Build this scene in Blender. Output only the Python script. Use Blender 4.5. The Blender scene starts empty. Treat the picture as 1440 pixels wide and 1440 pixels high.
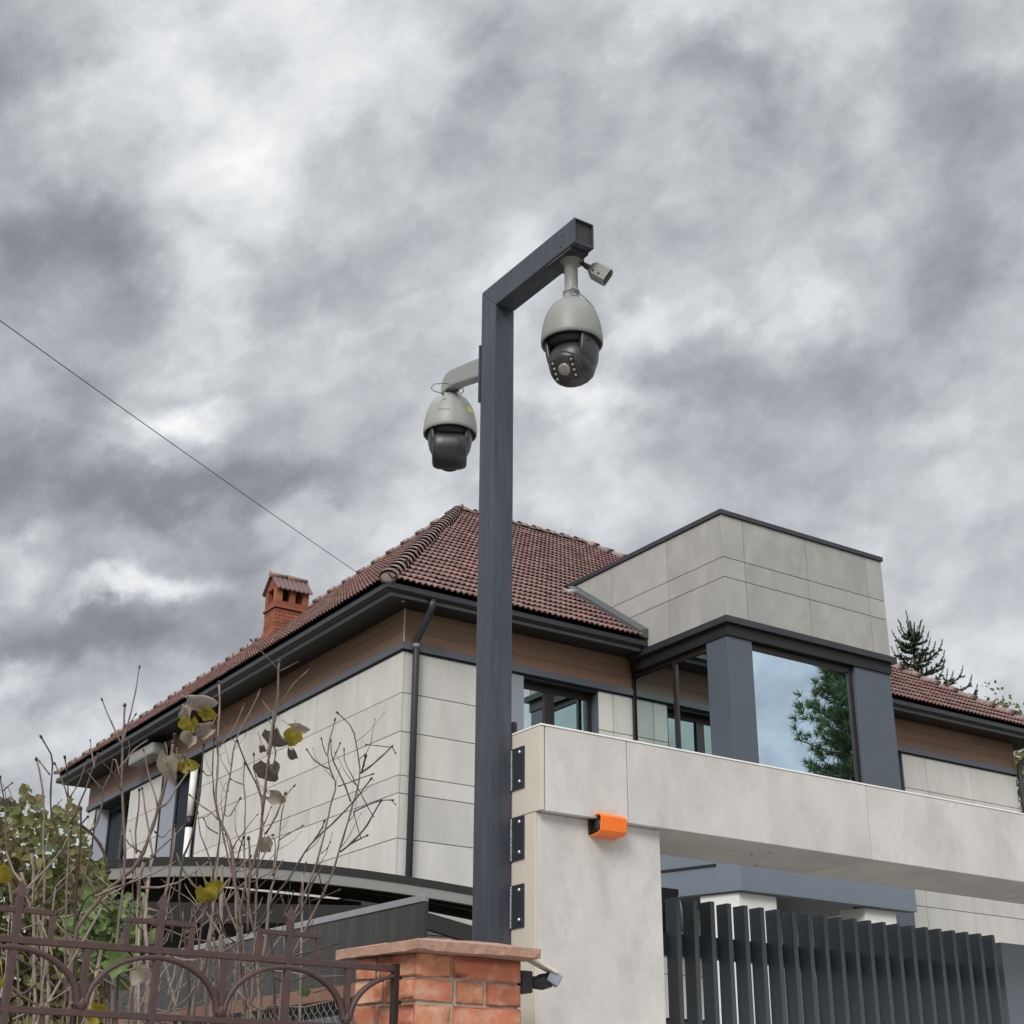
import bpy, bmesh, math, random
import numpy as np
from mathutils import Vector, Matrix
random.seed(7)
S = bpy.context.scene
rad = math.radians

# ------------------------------------------------------------------ camera
CAM = Vector((0.0, 0.0, 1.6))
FPX = 2044.2                      # focal length in pixels of a 1440 px wide frame
CR = Vector((0.83067804, -0.55672589, 0.0055019))
CU = Vector((-0.22706607, -0.32974413, 0.91635681))
CF = Vector((0.50834534, 0.76244678, 0.40032477))
cd = bpy.data.cameras.new('camera'); cam = bpy.data.objects.new('camera', cd); S.collection.objects.link(cam)
cd.sensor_width = 36; cd.lens = FPX / 1440 * 36; cd.clip_start = 0.05; cd.clip_end = 2000
M = Matrix((CR, CU, -CF)).transposed().to_4x4(); M.translation = CAM
cam.matrix_world = M
S.camera = cam

def ray(px, py): return CR * (px - 720) + CU * (720 - py) + CF * FPX
def atY(px, py, y): d = ray(px, py); return CAM + d * ((y - CAM.y) / d.y)
def atX(px, py, x): d = ray(px, py); return CAM + d * ((x - CAM.x) / d.x)
def atZ(px, py, z): d = ray(px, py); return CAM + d * ((z - CAM.z) / d.z)

# ------------------------------------------------------------------ world and sun
SUN_DIR = Vector((-0.64, -0.48, 0.60)).normalized()     # towards the sun
W = bpy.data.worlds.new('World'); S.world = W; W.use_nodes = True
wt = W.node_tree; wn = wt.nodes; wl = wt.links; wn.clear()
def N(tree, kind, **kw):
    n = tree.nodes.new(kind)
    for k, v in kw.items():
        if k == 'inp':
            for a, b in v.items(): n.inputs[a].default_value = b
        else: setattr(n, k, v)
    return n
def build_world():
    tc = N(wt, 'ShaderNodeTexCoord')
    sky = N(wt, 'ShaderNodeTexSky', sky_type='NISHITA', sun_disc=False)
    sky.sun_elevation = math.asin(SUN_DIR.z); sky.sun_rotation = math.atan2(SUN_DIR.x, SUN_DIR.y)
    sky.air_density = 1.0; sky.dust_density = 1.5
    d = tc.outputs['Generated']
    nrm = N(wt, 'ShaderNodeVectorMath', operation='NORMALIZE'); wl.new(d, nrm.inputs[0]); d = nrm.outputs[0]
    # warp the direction so that every cloud bank gets ragged edges
    def noise(vec, scale, detail, rough, dist=0.0):
        n = N(wt, 'ShaderNodeTexNoise', inp={'Scale': scale, 'Detail': detail, 'Roughness': rough, 'Distortion': dist})
        wl.new(vec, n.inputs['Vector']); return n
    def vm(op, a, b=None, s=None):
        n = N(wt, 'ShaderNodeVectorMath', operation=op)
        wl.new(a, n.inputs[0])
        if b is not None:
            if isinstance(b, (tuple, list)): n.inputs[1].default_value = b
            else: wl.new(b, n.inputs[1])
        if s is not None: n.inputs['Scale'].default_value = s
        return n.outputs['Value'] if op in ('LENGTH', 'DOT_PRODUCT', 'DISTANCE') else n.outputs['Vector']
    def m(op, a, b=None, c=None, clamp=False):
        n = N(wt, 'ShaderNodeMath', operation=op, use_clamp=clamp)
        for i, x in enumerate((a, b, c)):
            if x is None: continue
            if isinstance(x, (int, float)): n.inputs[i].default_value = x
            else: wl.new(x, n.inputs[i])
        return n.outputs[0]
    # streaky coordinates: squeezed along the drift direction of the clouds
    mp = N(wt, 'ShaderNodeMapping', vector_type='TEXTURE')
    drift = (CR * 0.88 + CU * 0.47)
    mp.inputs['Rotation'].default_value = Matrix((drift, CF, drift.cross(CF))).transposed().to_euler()
    mp.inputs['Scale'].default_value = (1.18, 1.0, 0.9)
    wl.new(d, mp.inputs['Vector']); ds = mp.outputs[0]
    n1 = noise(ds, 6.5, 7, 0.55, 0.1)
    w1 = vm('SCALE', vm('SUBTRACT', n1.outputs['Color'], (0.5, 0.5, 0.5)), s=0.20)
    n2 = noise(ds, 17.0, 5, 0.6, 0.0)
    w2 = vm('SCALE', vm('SUBTRACT', n2.outputs['Color'], (0.5, 0.5, 0.5)), s=0.055)
    dw = vm('ADD', vm('ADD', d, w1), w2)
    total = None
    for (px, py, rx, ry, ang, amp) in CLOUDS:
        c = ray(px, py).normalized()
        a = rad(ang)
        ex = CR * math.cos(a) + CU * math.sin(a); ex = (ex - c * ex.dot(c)).normalized()
        ey = c.cross(ex)
        mm = N(wt, 'ShaderNodeMapping', vector_type='TEXTURE')
        mm.inputs['Location'].default_value = c
        mm.inputs['Rotation'].default_value = Matrix((ex, ey, c)).transposed().to_euler()
        mm.inputs['Scale'].default_value = (rx / 2150, ry / 2150, 0.5)
        wl.new(dw, mm.inputs['Vector'])
        L = vm('LENGTH', mm.outputs[0])
        g = N(wt, 'ShaderNodeMapRange', interpolation_type='SMOOTHSTEP', clamp=True,
              inp={'From Min': 0.0, 'From Max': 1.0, 'To Min': amp, 'To Max': 0.0})
        wl.new(L, g.inputs['Value'])
        total = g.outputs[0] if total is None else m('ADD', total, g.outputs[0])
    f1 = noise(vm('ADD', ds, w2), 4.6, 9, 0.58, 0.2)
    f3 = noise(vm('ADD', ds, w2), 8.0, 7, 0.50, 0.2)
    f2 = noise(ds, 19.0, 8, 0.6, 0.1)
    v = m('ADD', total, BASE)
    v = m('ADD', v, m('MULTIPLY', m('SUBTRACT', f1.outputs['Fac'], 0.5), 0.76))
    v = m('ADD', v, m('MULTIPLY', m('SUBTRACT', f2.outputs['Fac'], 0.5), 0.50))
    bil = m('ABSOLUTE', m('SUBTRACT', m('MULTIPLY', f3.outputs['Fac'], 2.0), 1.0))
    v = m('ADD', v, m('MULTIPLY', m('SUBTRACT', bil, 0.20), 0.42))
    # towards the far side of the street the cover is thinner and brighter
    yb = N(wt, 'ShaderNodeSeparateXYZ'); wl.new(d, yb.inputs[0])
    thin = N(wt, 'ShaderNodeMapRange', interpolation_type='SMOOTHSTEP', clamp=True, inp={'From Min': 0.25, 'From Max': -0.6, 'To Min': 0.0, 'To Max': 0.14}); wl.new(yb.outputs['Y'], thin.inputs['Value'])
    v = m('ADD', v, thin.outputs[0])
    ramp = N(wt, 'ShaderNodeValToRGB'); wl.new(m('ADD', v, 0.0, clamp=True), ramp.inputs[0])
    cr = ramp.color_ramp
    pts = [(0.0, (.187, .197, .220)), (0.22, (.272, .285, .308)), (0.42, (.405, .421, .448)), (0.60, (.57, .59, .618)), (0.76, (.76, .778, .80)), (1.0, (1.02, 1.02, 1.01))]
    cr.elements[0].position = 0; cr.elements[0].color = (*pts[0][1], 1)
    cr.elements[1].position = 1; cr.elements[1].color = (*pts[-1][1], 1)
    for p, c in pts[1:-1]: e = cr.elements.new(p); e.color = (*c, 1)
    # an overcast sky is brightest overhead
    sep = N(wt, 'ShaderNodeSeparateXYZ'); wl.new(d, sep.inputs[0])
    up = N(wt, 'ShaderNodeMapRange', interpolation_type='SMOOTHSTEP', clamp=True, inp={'From Min': 0.66, 'From Max': 1.0, 'To Min': 1.0, 'To Max': ZENITH})
    wl.new(sep.outputs['Z'], up.inputs['Value'])
    sc = vm('SCALE', ramp.outputs[0]); wl.new(up.outputs[0], sc.node.inputs['Scale'])
    mix = N(wt, 'ShaderNodeMix', data_type='RGBA'); mix.inputs['Factor'].default_value = 0.94
    wl.new(vm('SCALE', sky.outputs[0], s=0.09), mix.inputs['A']); wl.new(sc, mix.inputs['B'])
    bg = N(wt, 'ShaderNodeBackground', inp={'Strength': 0.5}); out = N(wt, 'ShaderNodeOutputWorld')
    wl.new(mix.outputs['Result'], bg.inputs['Color']); wl.new(bg.outputs[0], out.inputs[0])
BASE = 0.61
ZENITH = 3.6
# cloud banks of this sky: image direction, size, tilt, lighter (+) or darker (-)
CLOUDS = [
 (20,110,150,260,-60,-.30),(60,330,170,120,-10,-.26),(210,90,190,200,10,.24),(480,60,260,150,0,.20),(300,260,260,150,20,.17),
 (720,60,150,110,30,-.10),(690,160,170,110,50,-.12),(940,30,140,80,-20,.12),(1040,90,60,120,60,.10),(1040,170,170,110,10,-.20),
 (1380,130,170,300,60,-.20),(1290,330,260,150,35,-.22),(1180,60,160,90,0,.05),(720,270,220,80,25,-.13),(930,330,160,90,10,-.06),
 (470,395,190,90,15,-.14),(120,380,190,80,0,-.10),(60,450,170,90,0,-.16),(290,470,150,70,20,.14),(300,545,140,60,10,.36),
 (560,480,140,90,20,.05),(890,470,170,60,20,.22),(860,570,150,60,10,.32),(1010,440,80,50,30,.12),(1130,400,90,60,30,.14),
 (1100,540,220,110,-10,-.22),(1290,620,160,60,20,.10),(1410,500,100,160,50,-.08),(80,560,190,110,0,-.16),(120,670,280,90,0,-.36),
 (400,650,260,70,12,-.26),(500,580,130,50,20,.02),(480,700,150,50,20,.08),(40,730,120,60,0,-.20),(250,810,190,45,12,.38),(80,800,110,50,0,.12),
 (180,900,330,80,8,-.34),(420,760,130,60,0,-.14),(40,1000,110,60,20,.22),(90,1080,150,60,0,.20),(780,680,200,90,0,.02),(1100,660,250,90,0,-.10),
 (1350,760,260,140,0,.03),(850,700,120,50,0,.06),(590,760,120,70,0,.06),(1370,920,200,120,0,.10),(1330,1000,160,60,0,.06),
]
build_world()
sl = bpy.data.lights.new('sun', 'SUN'); sl.energy = 1.3; sl.angle = rad(24); sl.color = (1.0, 0.965, 0.92)
so = bpy.data.objects.new('sun', sl); S.collection.objects.link(so)
so.rotation_euler = (-SUN_DIR).to_track_quat('-Z', 'Y').to_euler()
S.view_settings.view_transform = 'Standard'; S.view_settings.look = 'None'
S.view_settings.exposure = 1.0; S.view_settings.gamma = 1.0; S.view_settings.use_curve_mapping = False
S.cycles.max_bounces = 8; S.cycles.transparent_max_bounces = 12

# ------------------------------------------------------------------ materials
MATS = {}
def mat(name, col, rough=0.6, metal=0.0, var=0.0, n_scale=6.0, n_amt=0.0, bump=0.0, b_scale=40.0, stain=None, st_scale=2.0, st_amt=0.0,
        stretch=(1, 1, 1), spec=0.5, coat=0.0, trans=0.0, b_dist=0.01, hue=0.0):
    m_ = bpy.data.materials.new(name); m_.use_nodes = True; t = m_.node_tree; L = t.links
    b = t.nodes['Principled BSDF']
    b.inputs['Roughness'].default_value = rough; b.inputs['Metallic'].default_value = metal
    b.inputs['Specular IOR Level'].default_value = spec
    if coat: b.inputs['Coat Weight'].default_value = coat; b.inputs['Coat Roughness'].default_value = .15
    if trans: b.inputs['Subsurface Weight'].default_value = trans; b.inputs['Subsurface Radius'].default_value = (.02, .02, .01)
    tc = N(t, 'ShaderNodeTexCoord'); oi = N(t, 'ShaderNodeObjectInfo')
    mp = N(t, 'ShaderNodeMapping'); mp.inputs['Scale'].default_value = stretch
    L.new(tc.outputs['Object'], mp.inputs['Vector'])
    ofs = N(t, 'ShaderNodeVectorMath', operation='ADD'); L.new(mp.outputs[0], ofs.inputs[0])
    if var:
        k = N(t, 'ShaderNodeMath', operation='MULTIPLY', inp={1: 37.0}); L.new(oi.outputs['Random'], k.inputs[0]); L.new(k.outputs[0], ofs.inputs[1])
    vec = ofs.outputs[0]
    colsock = None
    hsv = N(t, 'ShaderNodeHueSaturation'); hsv.inputs['Color'].default_value = (*col, 1)
    val = None
    def mth(op, a, c):
        n = N(t, 'ShaderNodeMath', operation=op)
        for i, x in enumerate((a, c)):
            if isinstance(x, (int, float)): n.inputs[i].default_value = x
            else: L.new(x, n.inputs[i])
        return n.outputs[0]
    val = 1.0
    if n_amt:
        n = N(t, 'ShaderNodeTexNoise', inp={'Scale': n_scale, 'Detail': 8, 'Roughness': .6, 'Distortion': .3}); L.new(vec, n.inputs['Vector'])
        val = mth('ADD', mth('MULTIPLY', mth('SUBTRACT', n.outputs['Fac'], .5), n_amt * 2), 1.0)
    if var:
        val = mth('ADD', val, mth('MULTIPLY', mth('SUBTRACT', oi.outputs['Random'], .5), var * 2))
    if not isinstance(val, float): L.new(val, hsv.inputs['Value'])
    if hue:
        L.new(mth('ADD', mth('MULTIPLY', mth('SUBTRACT', mth('FRACT', mth('MULTIPLY', oi.outputs['Random'], 7.31), 0), .5), hue), .5), hsv.inputs['Hue'])
    colsock = hsv.outputs[0]
    if stain:
        n = N(t, 'ShaderNodeTexNoise', inp={'Scale': st_scale, 'Detail': 7, 'Roughness': .65}); L.new(vec, n.inputs['Vector'])
        mr = N(t, 'ShaderNodeMapRange', clamp=True, inp={'From Min': .48, 'From Max': .72, 'To Min': 0, 'To Max': st_amt}); L.new(n.outputs['Fac'], mr.inputs['Value'])
        mx = N(t, 'ShaderNodeMix', data_type='RGBA'); L.new(mr.outputs[0], mx.inputs['Factor']); L.new(colsock, mx.inputs['A']); mx.inputs['B'].default_value = (*stain, 1)
        colsock = mx.outputs['Result']
    L.new(colsock, b.inputs['Base Color'])
    if bump:
        n = N(t, 'ShaderNodeTexNoise', inp={'Scale': b_scale, 'Detail': 6, 'Roughness': .65}); L.new(vec, n.inputs['Vector'])
        bp_ = N(t, 'ShaderNodeBump', inp={'Strength': bump, 'Distance': b_dist}); L.new(n.outputs['Fac'], bp_.inputs['Height']); L.new(bp_.outputs[0], b.inputs['Normal'])
    MATS[name] = m_; return m_
mat('porcelain', (.575, .56, .53), .62, var=.075, n_scale=1.5, n_amt=.28, bump=.10, b_scale=60, stain=(.62, .59, .54), st_scale=2.6, st_amt=.7, stretch=(1.5, 1.5, .4))
mat('portal_stone', (.535, .52, .495), .66, var=.03, n_scale=4.0, n_amt=.30, bump=.2, b_scale=90, stain=(.43, .415, .395), st_scale=6, st_amt=.9, stretch=(1, 1, .7))
mat('portal_edge', (.54, .495, .43), .6, n_scale=5, n_amt=.05)
mat('white_edge', (.80, .79, .76), .4)
mat('bay_stone_dimmed', (.345, .338, .32), .62, var=.08, n_scale=1.6, n_amt=.28, bump=.10, b_scale=60, stain=(.47, .45, .415), st_scale=2.6, st_amt=.55, stretch=(1, 1, .6))  # facade porcelain darkened; the bay's lower light level is put into its colour
mat('backing', (.035, .035, .035), .9)
mat('wood_plank', (.215, .125, .078), .55, var=.13, n_scale=3.0, n_amt=.28, bump=.15, b_scale=30, stretch=(.35, .35, 9), hue=.015)
mat('strip_metal', (.10, .108, .13), .42, n_scale=3, n_amt=.04)
mat('dark_metal', (.032, .035, .042), .42, n_scale=3, n_amt=.08)
mat('soffit', (.026, .027, .031), .55)
mat('gutter_metal', (.030, .031, .036), .32, n_scale=4, n_amt=.08)
mat('bay_metal', (.082, .100, .125), .38, n_scale=2, n_amt=.05, bump=.02, b_scale=8)
mat('jamb_pale', (.46, .50, .58), .5, n_scale=3, n_amt=.04)
mat('jamb_metal', (.24, .265, .31), .45, n_scale=3, n_amt=.04)
mat('window_brown', (.022, .015, .013), .35, n_scale=30, n_amt=.15)
mat('interior', (.22, .21, .20), .9)
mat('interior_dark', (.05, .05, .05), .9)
mat('roof_tile', (.20, .108, .096), .5, var=.26, n_scale=14, n_amt=.2, bump=.15, b_scale=90, stain=(.31, .22, .20), st_scale=3, st_amt=.45, hue=.02)
mat('cap_tile', (.12, .066, .062), .6, n_scale=20, n_amt=.3)
mat('ridge_tile', (.22, .15, .13), .65, var=.15, n_scale=9, n_amt=.22, bump=.2, b_scale=50, stain=(.11, .10, .08), st_scale=5, st_amt=.7)
mat('roof_under', (.012, .008, .008), .9)
mat('flashing', (.075, .08, .082), .5, n_scale=4, n_amt=.1)
mat('chimney_brick', (.27, .085, .045), .75, var=.32, n_scale=12, n_amt=.2, bump=.2, b_scale=60, hue=.02)
mat('chimney_mortar', (.10, .055, .04), .9)
mat('brick', (.46, .165, .09), .85, var=.18, n_scale=22, n_amt=.34, bump=.6, b_scale=150, stain=(.58, .42, .32), st_scale=13, st_amt=.75, hue=.018, b_dist=.004)
mat('mortar', (.46, .42, .34), .95, n_scale=20, n_amt=.25, bump=.6, b_scale=90, stain=(.16, .14, .10), st_scale=14, st_amt=.8)
mat('cap_stone', (.34, .20, .15), .9, n_scale=60, n_amt=.5, bump=.5, b_scale=160, stain=(.24, .16, .11), st_scale=26, st_amt=.6, b_dist=.004)
mat('pole_paint', (.040, .046, .060), .36, spec=.45, n_scale=5, n_amt=.2, bump=.04, b_scale=18, stain=(.085, .092, .105), st_scale=3, st_amt=.5, stretch=(9, 9, .8))
mat('arm_inside', (.03, .028, .03), .7)
mat('plate_paint', (.022, .028, .034), .45, n_scale=9, n_amt=.15)
mat('weld', (.34, .35, .36), .5, n_scale=60, n_amt=.3)
mat('bolt', (.62, .63, .62), .3, metal=.8)
mat('cam_shell', (.215, .225, .21), .48, n_scale=5, n_amt=.06, stain=(.17, .17, .16), st_scale=8, st_amt=.4)
mat('cam_shell_light', (.28, .29, .275), .48, n_scale=5, n_amt=.06)
mat('cam_dark', (.032, .030, .034), .40, n_scale=9, n_amt=.1)
mat('cam_black', (.012, .012, .013), .5)
mat('cam_glass', (.02, .018, .02), .08, coat=1.0)
mat('lens', (.26, .22, .20), .2, coat=.6)
mat('led', (.30, .30, .29), .25)
mat('yellow', (.60, .55, .08), .5)
mat('print_grey', (.16, .16, .16), .6)
mat('wire', (.08, .085, .08), .5)
mat('cable', (.09, .09, .10), .6)
mat('orange', (.92, .19, .015), .35, n_scale=30, n_amt=.10, stain=(.45, .09, .02), st_scale=14, st_amt=.5, trans=.0)
mat('gate_metal', (.056, .066, .078), .42, n_scale=5, n_amt=.15, stain=(.075, .08, .085), st_scale=4, st_amt=.4, stretch=(3, 3, .5))
mat('gate_panel', (.13, .15, .175), .45, n_scale=5, n_amt=.08)
mat('canopy_metal', (.165, .195, .235), .42, n_scale=2, n_amt=.06)
mat('white_render', (.80, .80, .76), .8, n_scale=4, n_amt=.03, bump=.1, b_scale=90)
mat('iron', (.066, .040, .038), .55, n_scale=40, n_amt=.2, bump=.25, b_scale=140, stain=(.12, .058, .04), st_scale=25, st_amt=.6, b_dist=.003, spec=.35)
mat('iron_dark', (.018, .014, .012), .5)
mat('smoked_panel', (.035, .035, .033), .4, n_scale=5, n_amt=.35, stain=(.10, .095, .085), st_scale=4, st_amt=.5, stretch=(4, 4, .5))
mat('alu_trim', (.36, .365, .38), .35, metal=.5, n_scale=12, n_amt=.15)
mat('arch_trim', (.28, .28, .27), .4, metal=.2, n_scale=6, n_amt=.12)
mat('carport_dark', (.02, .019, .018), .55)
mat('rail_brown', (.22, .12, .085), .7, n_scale=12, n_amt=.3, stain=(.12, .10, .085), st_scale=6, st_amt=.7)
mat('mesh_wire', (.20, .20, .19), .5, metal=.3)
mat('pale_sheet', (.50, .56, .62), .5, n_scale=3, n_amt=.1)
mat('bark_pale', (.25, .205, .165), .85, var=.10, n_scale=24, n_amt=.5, bump=.4, b_scale=90, stain=(.09, .07, .055), st_scale=14, st_amt=.85)
mat('bark_dark', (.07, .052, .042), .85, var=.15, n_scale=20, n_amt=.3, bump=.4, b_scale=90)
mat('bark_mid', (.145, .11, .088), .85, var=.12, n_scale=20, n_amt=.3, bump=.4, b_scale=90, stain=(.09, .07, .06), st_scale=12, st_amt=.7)
mat('bud', (.055, .035, .03), .8)
def leafmat(name, cols, rough=.6):
    """leaf colours differ from leaf to leaf by a random per-face value, with light passing through"""
    m_ = bpy.data.materials.new(name); m_.use_nodes = True; t = m_.node_tree; L = t.links
    b = t.nodes['Principled BSDF']; b.inputs['Roughness'].default_value = rough
    g = N(t, 'ShaderNodeNewGeometry'); r = N(t, 'ShaderNodeValToRGB'); L.new(g.outputs['Random Per Island'], r.inputs[0])
    cr = r.color_ramp; cr.elements[0].color = (*cols[0], 1); cr.elements[1].color = (*cols[-1], 1)
    for i, c in enumerate(cols[1:-1]): e = cr.elements.new((i + 1) / (len(cols) - 1)); e.color = (*c, 1)
    tc = N(t, 'ShaderNodeTexCoord'); n = N(t, 'ShaderNodeTexNoise', inp={'Scale': 60.0, 'Detail': 5}); L.new(tc.outputs['Object'], n.inputs['Vector'])
    mr = N(t, 'ShaderNodeMapRange', inp={'To Min': .65, 'To Max': 1.35}); L.new(n.outputs['Fac'], mr.inputs['Value'])
    h = N(t, 'ShaderNodeHueSaturation'); L.new(r.outputs[0], h.inputs['Color']); L.new(mr.outputs[0], h.inputs['Value'])
    L.new(h.outputs[0], b.inputs['Base Color'])
    n3 = N(t, 'ShaderNodeTexNoise', inp={'Scale': 170.0, 'Detail': 4}); L.new(tc.outputs['Object'], n3.inputs['Vector']); bb_ = N(t, 'ShaderNodeBump', inp={'Strength': .6, 'Distance': .004}); L.new(n3.outputs['Fac'], bb_.inputs['Height']); L.new(bb_.outputs[0], b.inputs['Normal'])
    tr = N(t, 'ShaderNodeBsdfTranslucent'); L.new(h.outputs[0], tr.inputs['Color'])
    mx = N(t, 'ShaderNodeMixShader'); mx.inputs[0].default_value = .28
    out = t.nodes['Material Output']; L.new(b.outputs[0], mx.inputs[1]); L.new(tr.outputs[0], mx.inputs[2]); L.new(mx.outputs[0], out.inputs[0])
    MATS[name] = m_
leafmat('ivy_leaf', [(.05, .075, .02), (.12, .14, .03), (.20, .20, .06), (.16, .10, .035), (.08, .11, .025), (.27, .26, .11)])
leafmat('green_leaf', [(.06, .11, .02), (.10, .17, .03), (.15, .21, .07), (.09, .14, .035)])
leafmat('dry_leaf', [(.30, .25, .20), (.36, .31, .26), (.26, .21, .165)], .75)
leafmat('dark_leaf', [(.125, .11, .09), (.165, .145, .12)], .7)
leafmat('yellow_leaf', [(.27, .22, .02), (.34, .27, .03)])
leafmat('grass_blade', [(.05, .07, .02), (.08, .09, .03)])
leafmat('needle', [(.035, .060, .026), (.062, .10, .04), (.09, .125, .055)])
leafmat('pine_needle', [(.08, .13, .06), (.13, .20, .09), (.18, .25, .12)])
def glass(name, tint, fac, tr=(.55, .6, .6)):
    m_ = bpy.data.materials.new(name); m_.use_nodes = True; t = m_.node_tree; L = t.links; t.nodes.clear()
    g = N(t, 'ShaderNodeBsdfGlossy', inp={'Roughness': .006, 'Color': (*tint, 1)}); tr_ = N(t, 'ShaderNodeBsdfTransparent', inp={'Color': (*tr, 1)})
    fr = N(t, 'ShaderNodeFresnel', inp={'IOR': 1.5}); ad = N(t, 'ShaderNodeMath', operation='ADD', use_clamp=True, inp={1: fac}); L.new(fr.outputs[0], ad.inputs[0])
    tc = N(t, 'ShaderNodeTexCoord'); n = N(t, 'ShaderNodeTexNoise', inp={'Scale': .9, 'Detail': 1}); L.new(tc.outputs['Object'], n.inputs['Vector'])
    bp_ = N(t, 'ShaderNodeBump', inp={'Strength': .12, 'Distance': .02}); L.new(n.outputs['Fac'], bp_.inputs['Height']); L.new(bp_.outputs[0], g.inputs['Normal'])
    mx = N(t, 'ShaderNodeMixShader'); o = N(t, 'ShaderNodeOutputMaterial')
    L.new(ad.outputs[0], mx.inputs[0]); L.new(tr_.outputs[0], mx.inputs[1]); L.new(g.outputs[0], mx.inputs[2]); L.new(mx.outputs[0], o.inputs[0])
    MATS[name] = m_
glass('tint_glass', (.70, .87, 1.0), .88)
glass('dark_glass', (.6, .66, .68), .03, (.3, .33, .33))
glass('side_glass', (.76, .90, .90), .62)

# ------------------------------------------------------------------ mesh helpers
class MB:
    def __init__(s): s.v = []; s.f = []; s.sm = []
    def add(s, vs, fs, smooth=False):
        o = len(s.v); s.v += [tuple(v) for v in vs]; s.f += [tuple(i + o for i in f) for f in fs]; s.sm += [smooth] * len(fs); return s
    def box(s, x0, x1, y0, y1, z0, z1):
        vs = [(x0, y0, z0), (x1, y0, z0), (x1, y1, z0), (x0, y1, z0), (x0, y0, z1), (x1, y0, z1), (x1, y1, z1), (x0, y1, z1)]
        return s.add(vs, [(0, 3, 2, 1), (4, 5, 6, 7), (0, 1, 5, 4), (1, 2, 6, 5), (2, 3, 7, 6), (3, 0, 4, 7)])
    def obox(s, c, ax, ay, az, hx, hy, hz):
        c = Vector(c); ax, ay, az = Vector(ax).normalized(), Vector(ay).normalized(), Vector(az).normalized()
        vs = [c + ax * hx * a + ay * hy * b + az * hz * d for d in (-1, 1) for a, b in ((-1, -1), (1, -1), (1, 1), (-1, 1))]
        return s.add(vs, [(0, 3, 2, 1), (4, 5, 6, 7), (0, 1, 5, 4), (1, 2, 6, 5), (2, 3, 7, 6), (3, 0, 4, 7)])
    def prism(s, poly, z0, z1):           # plan polygon counter-clockwise
        n = len(poly); vs = [(x, y, z0) for x, y in poly] + [(x, y, z1) for x, y in poly]
        return s.add(vs, [tuple(range(n))[::-1], tuple(range(n, 2 * n))] + [(i, (i + 1) % n, n + (i + 1) % n, n + i) for i in range(n)])
    def extrude(s, prof, ax):              # closed 3-D outline swept by a vector
        n = len(prof); ax = Vector(ax); vs = [Vector(p) for p in prof] + [Vector(p) + ax for p in prof]
        return s.add(vs, [tuple(range(n))[::-1], tuple(range(n, 2 * n))] + [(i, (i + 1) % n, n + (i + 1) % n, n + i) for i in range(n)])
    def tube(s, pts, radii, seg=8, caps=True, smooth=True):
        pts = [Vector(p) for p in pts]
        if isinstance(radii, (int, float)): radii = [radii] * len(pts)
        vs = []; up = None
        for i, p in enumerate(pts):
            t = (pts[min(i + 1, len(pts) - 1)] - pts[max(i - 1, 0)]).normalized()
            if up is None: up = t.orthogonal().normalized()
            else:
                up = up - t * up.dot(t); up = up.normalized() if up.length > 1e-6 else t.orthogonal().normalized()
            b = t.cross(up)
            for k in range(seg):
                a = 2 * math.pi * k / seg; vs.append(p + (up * math.cos(a) + b * math.sin(a)) * radii[i])
        fs = [(i * seg + k, i * seg + (k + 1) % seg, (i + 1) * seg + (k + 1) % seg, (i + 1) * seg + k) for i in range(len(pts) - 1) for k in range(seg)]
        s.add(vs, fs, smooth)
        if caps:
            o = len(s.v) - len(vs); s.f.append(tuple(o + k for k in range(seg))[::-1]); s.f.append(tuple(o + (len(pts) - 1) * seg + k for k in range(seg))); s.sm += [False, False]
        return s
    def lathe(s, prof, c=(0, 0, 0), axis=(0, 0, 1), seg=40, smooth=True):
        c = Vector(c); az = Vector(axis).normalized(); ax = az.orthogonal().normalized(); ay = az.cross(ax); vs = []
        for r, h in prof:
            for k in range(seg):
                a = 2 * math.pi * k / seg; vs.append(c + az * h + (ax * math.cos(a) + ay * math.sin(a)) * r)
        fs = [(i * seg + k, i * seg + (k + 1) % seg, (i + 1) * seg + (k + 1) % seg, (i + 1) * seg + k) for i in range(len(prof) - 1) for k in range(seg)]
        s.add(vs, fs, smooth)
        o = len(s.v) - len(vs)
        if prof[0][0] > 1e-5: s.f.append(tuple(o + k for k in range(seg))[::-1]); s.sm.append(False)
        if prof[-1][0] > 1e-5: s.f.append(tuple(o + (len(prof) - 1) * seg + k for k in range(seg))); s.sm.append(False)
        return s
ROOT = {}
def mesh_of(name, mb, material, off=(0, 0, 0), bevel=0.0):
    me = bpy.data.meshes.new(name); o = Vector(off)
    me.from_pydata([tuple(Vector(v) - o) for v in mb.v], [], mb.f); me.polygons.foreach_set('use_smooth', mb.sm)
    if bevel:
        bm = bmesh.new(); bm.from_mesh(me)
        es = [e for e in bm.edges if len(e.link_faces) == 2 and e.calc_face_angle() > .5]
        bmesh.ops.bevel(bm, geom=es, offset=bevel, segments=2, affect='EDGES', profile=.6); bm.to_mesh(me); bm.free()
    me.materials.append(MATS[material]); me.update(); return me
def rough(o, amt, cuts, seed):
    bm = bmesh.new(); bm.from_mesh(o.data); bmesh.ops.subdivide_edges(bm, edges=bm.edges[:], cuts=cuts, use_grid_fill=True); q = random.Random(seed)
    for v in bm.verts: v.co += Vector((q.gauss(0, amt), q.gauss(0, amt), q.gauss(0, amt)))
    for f in bm.faces: f.smooth = True
    bm.to_mesh(o.data); bm.free(); return o
def tag(o, label=None, cat=None, group=None, kind=None):
    if label: o['label'] = label
    if cat: o['category'] = cat
    if group: o['group'] = group
    if kind: o['kind'] = kind
    return o
def thing(name, loc, label, cat, group=None):
    o = bpy.data.objects.new(name, None); S.collection.objects.link(o); o.location = loc; o.empty_display_size = .2
    ROOT[o.name] = Vector(loc); return tag(o, label, cat, group)
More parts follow.
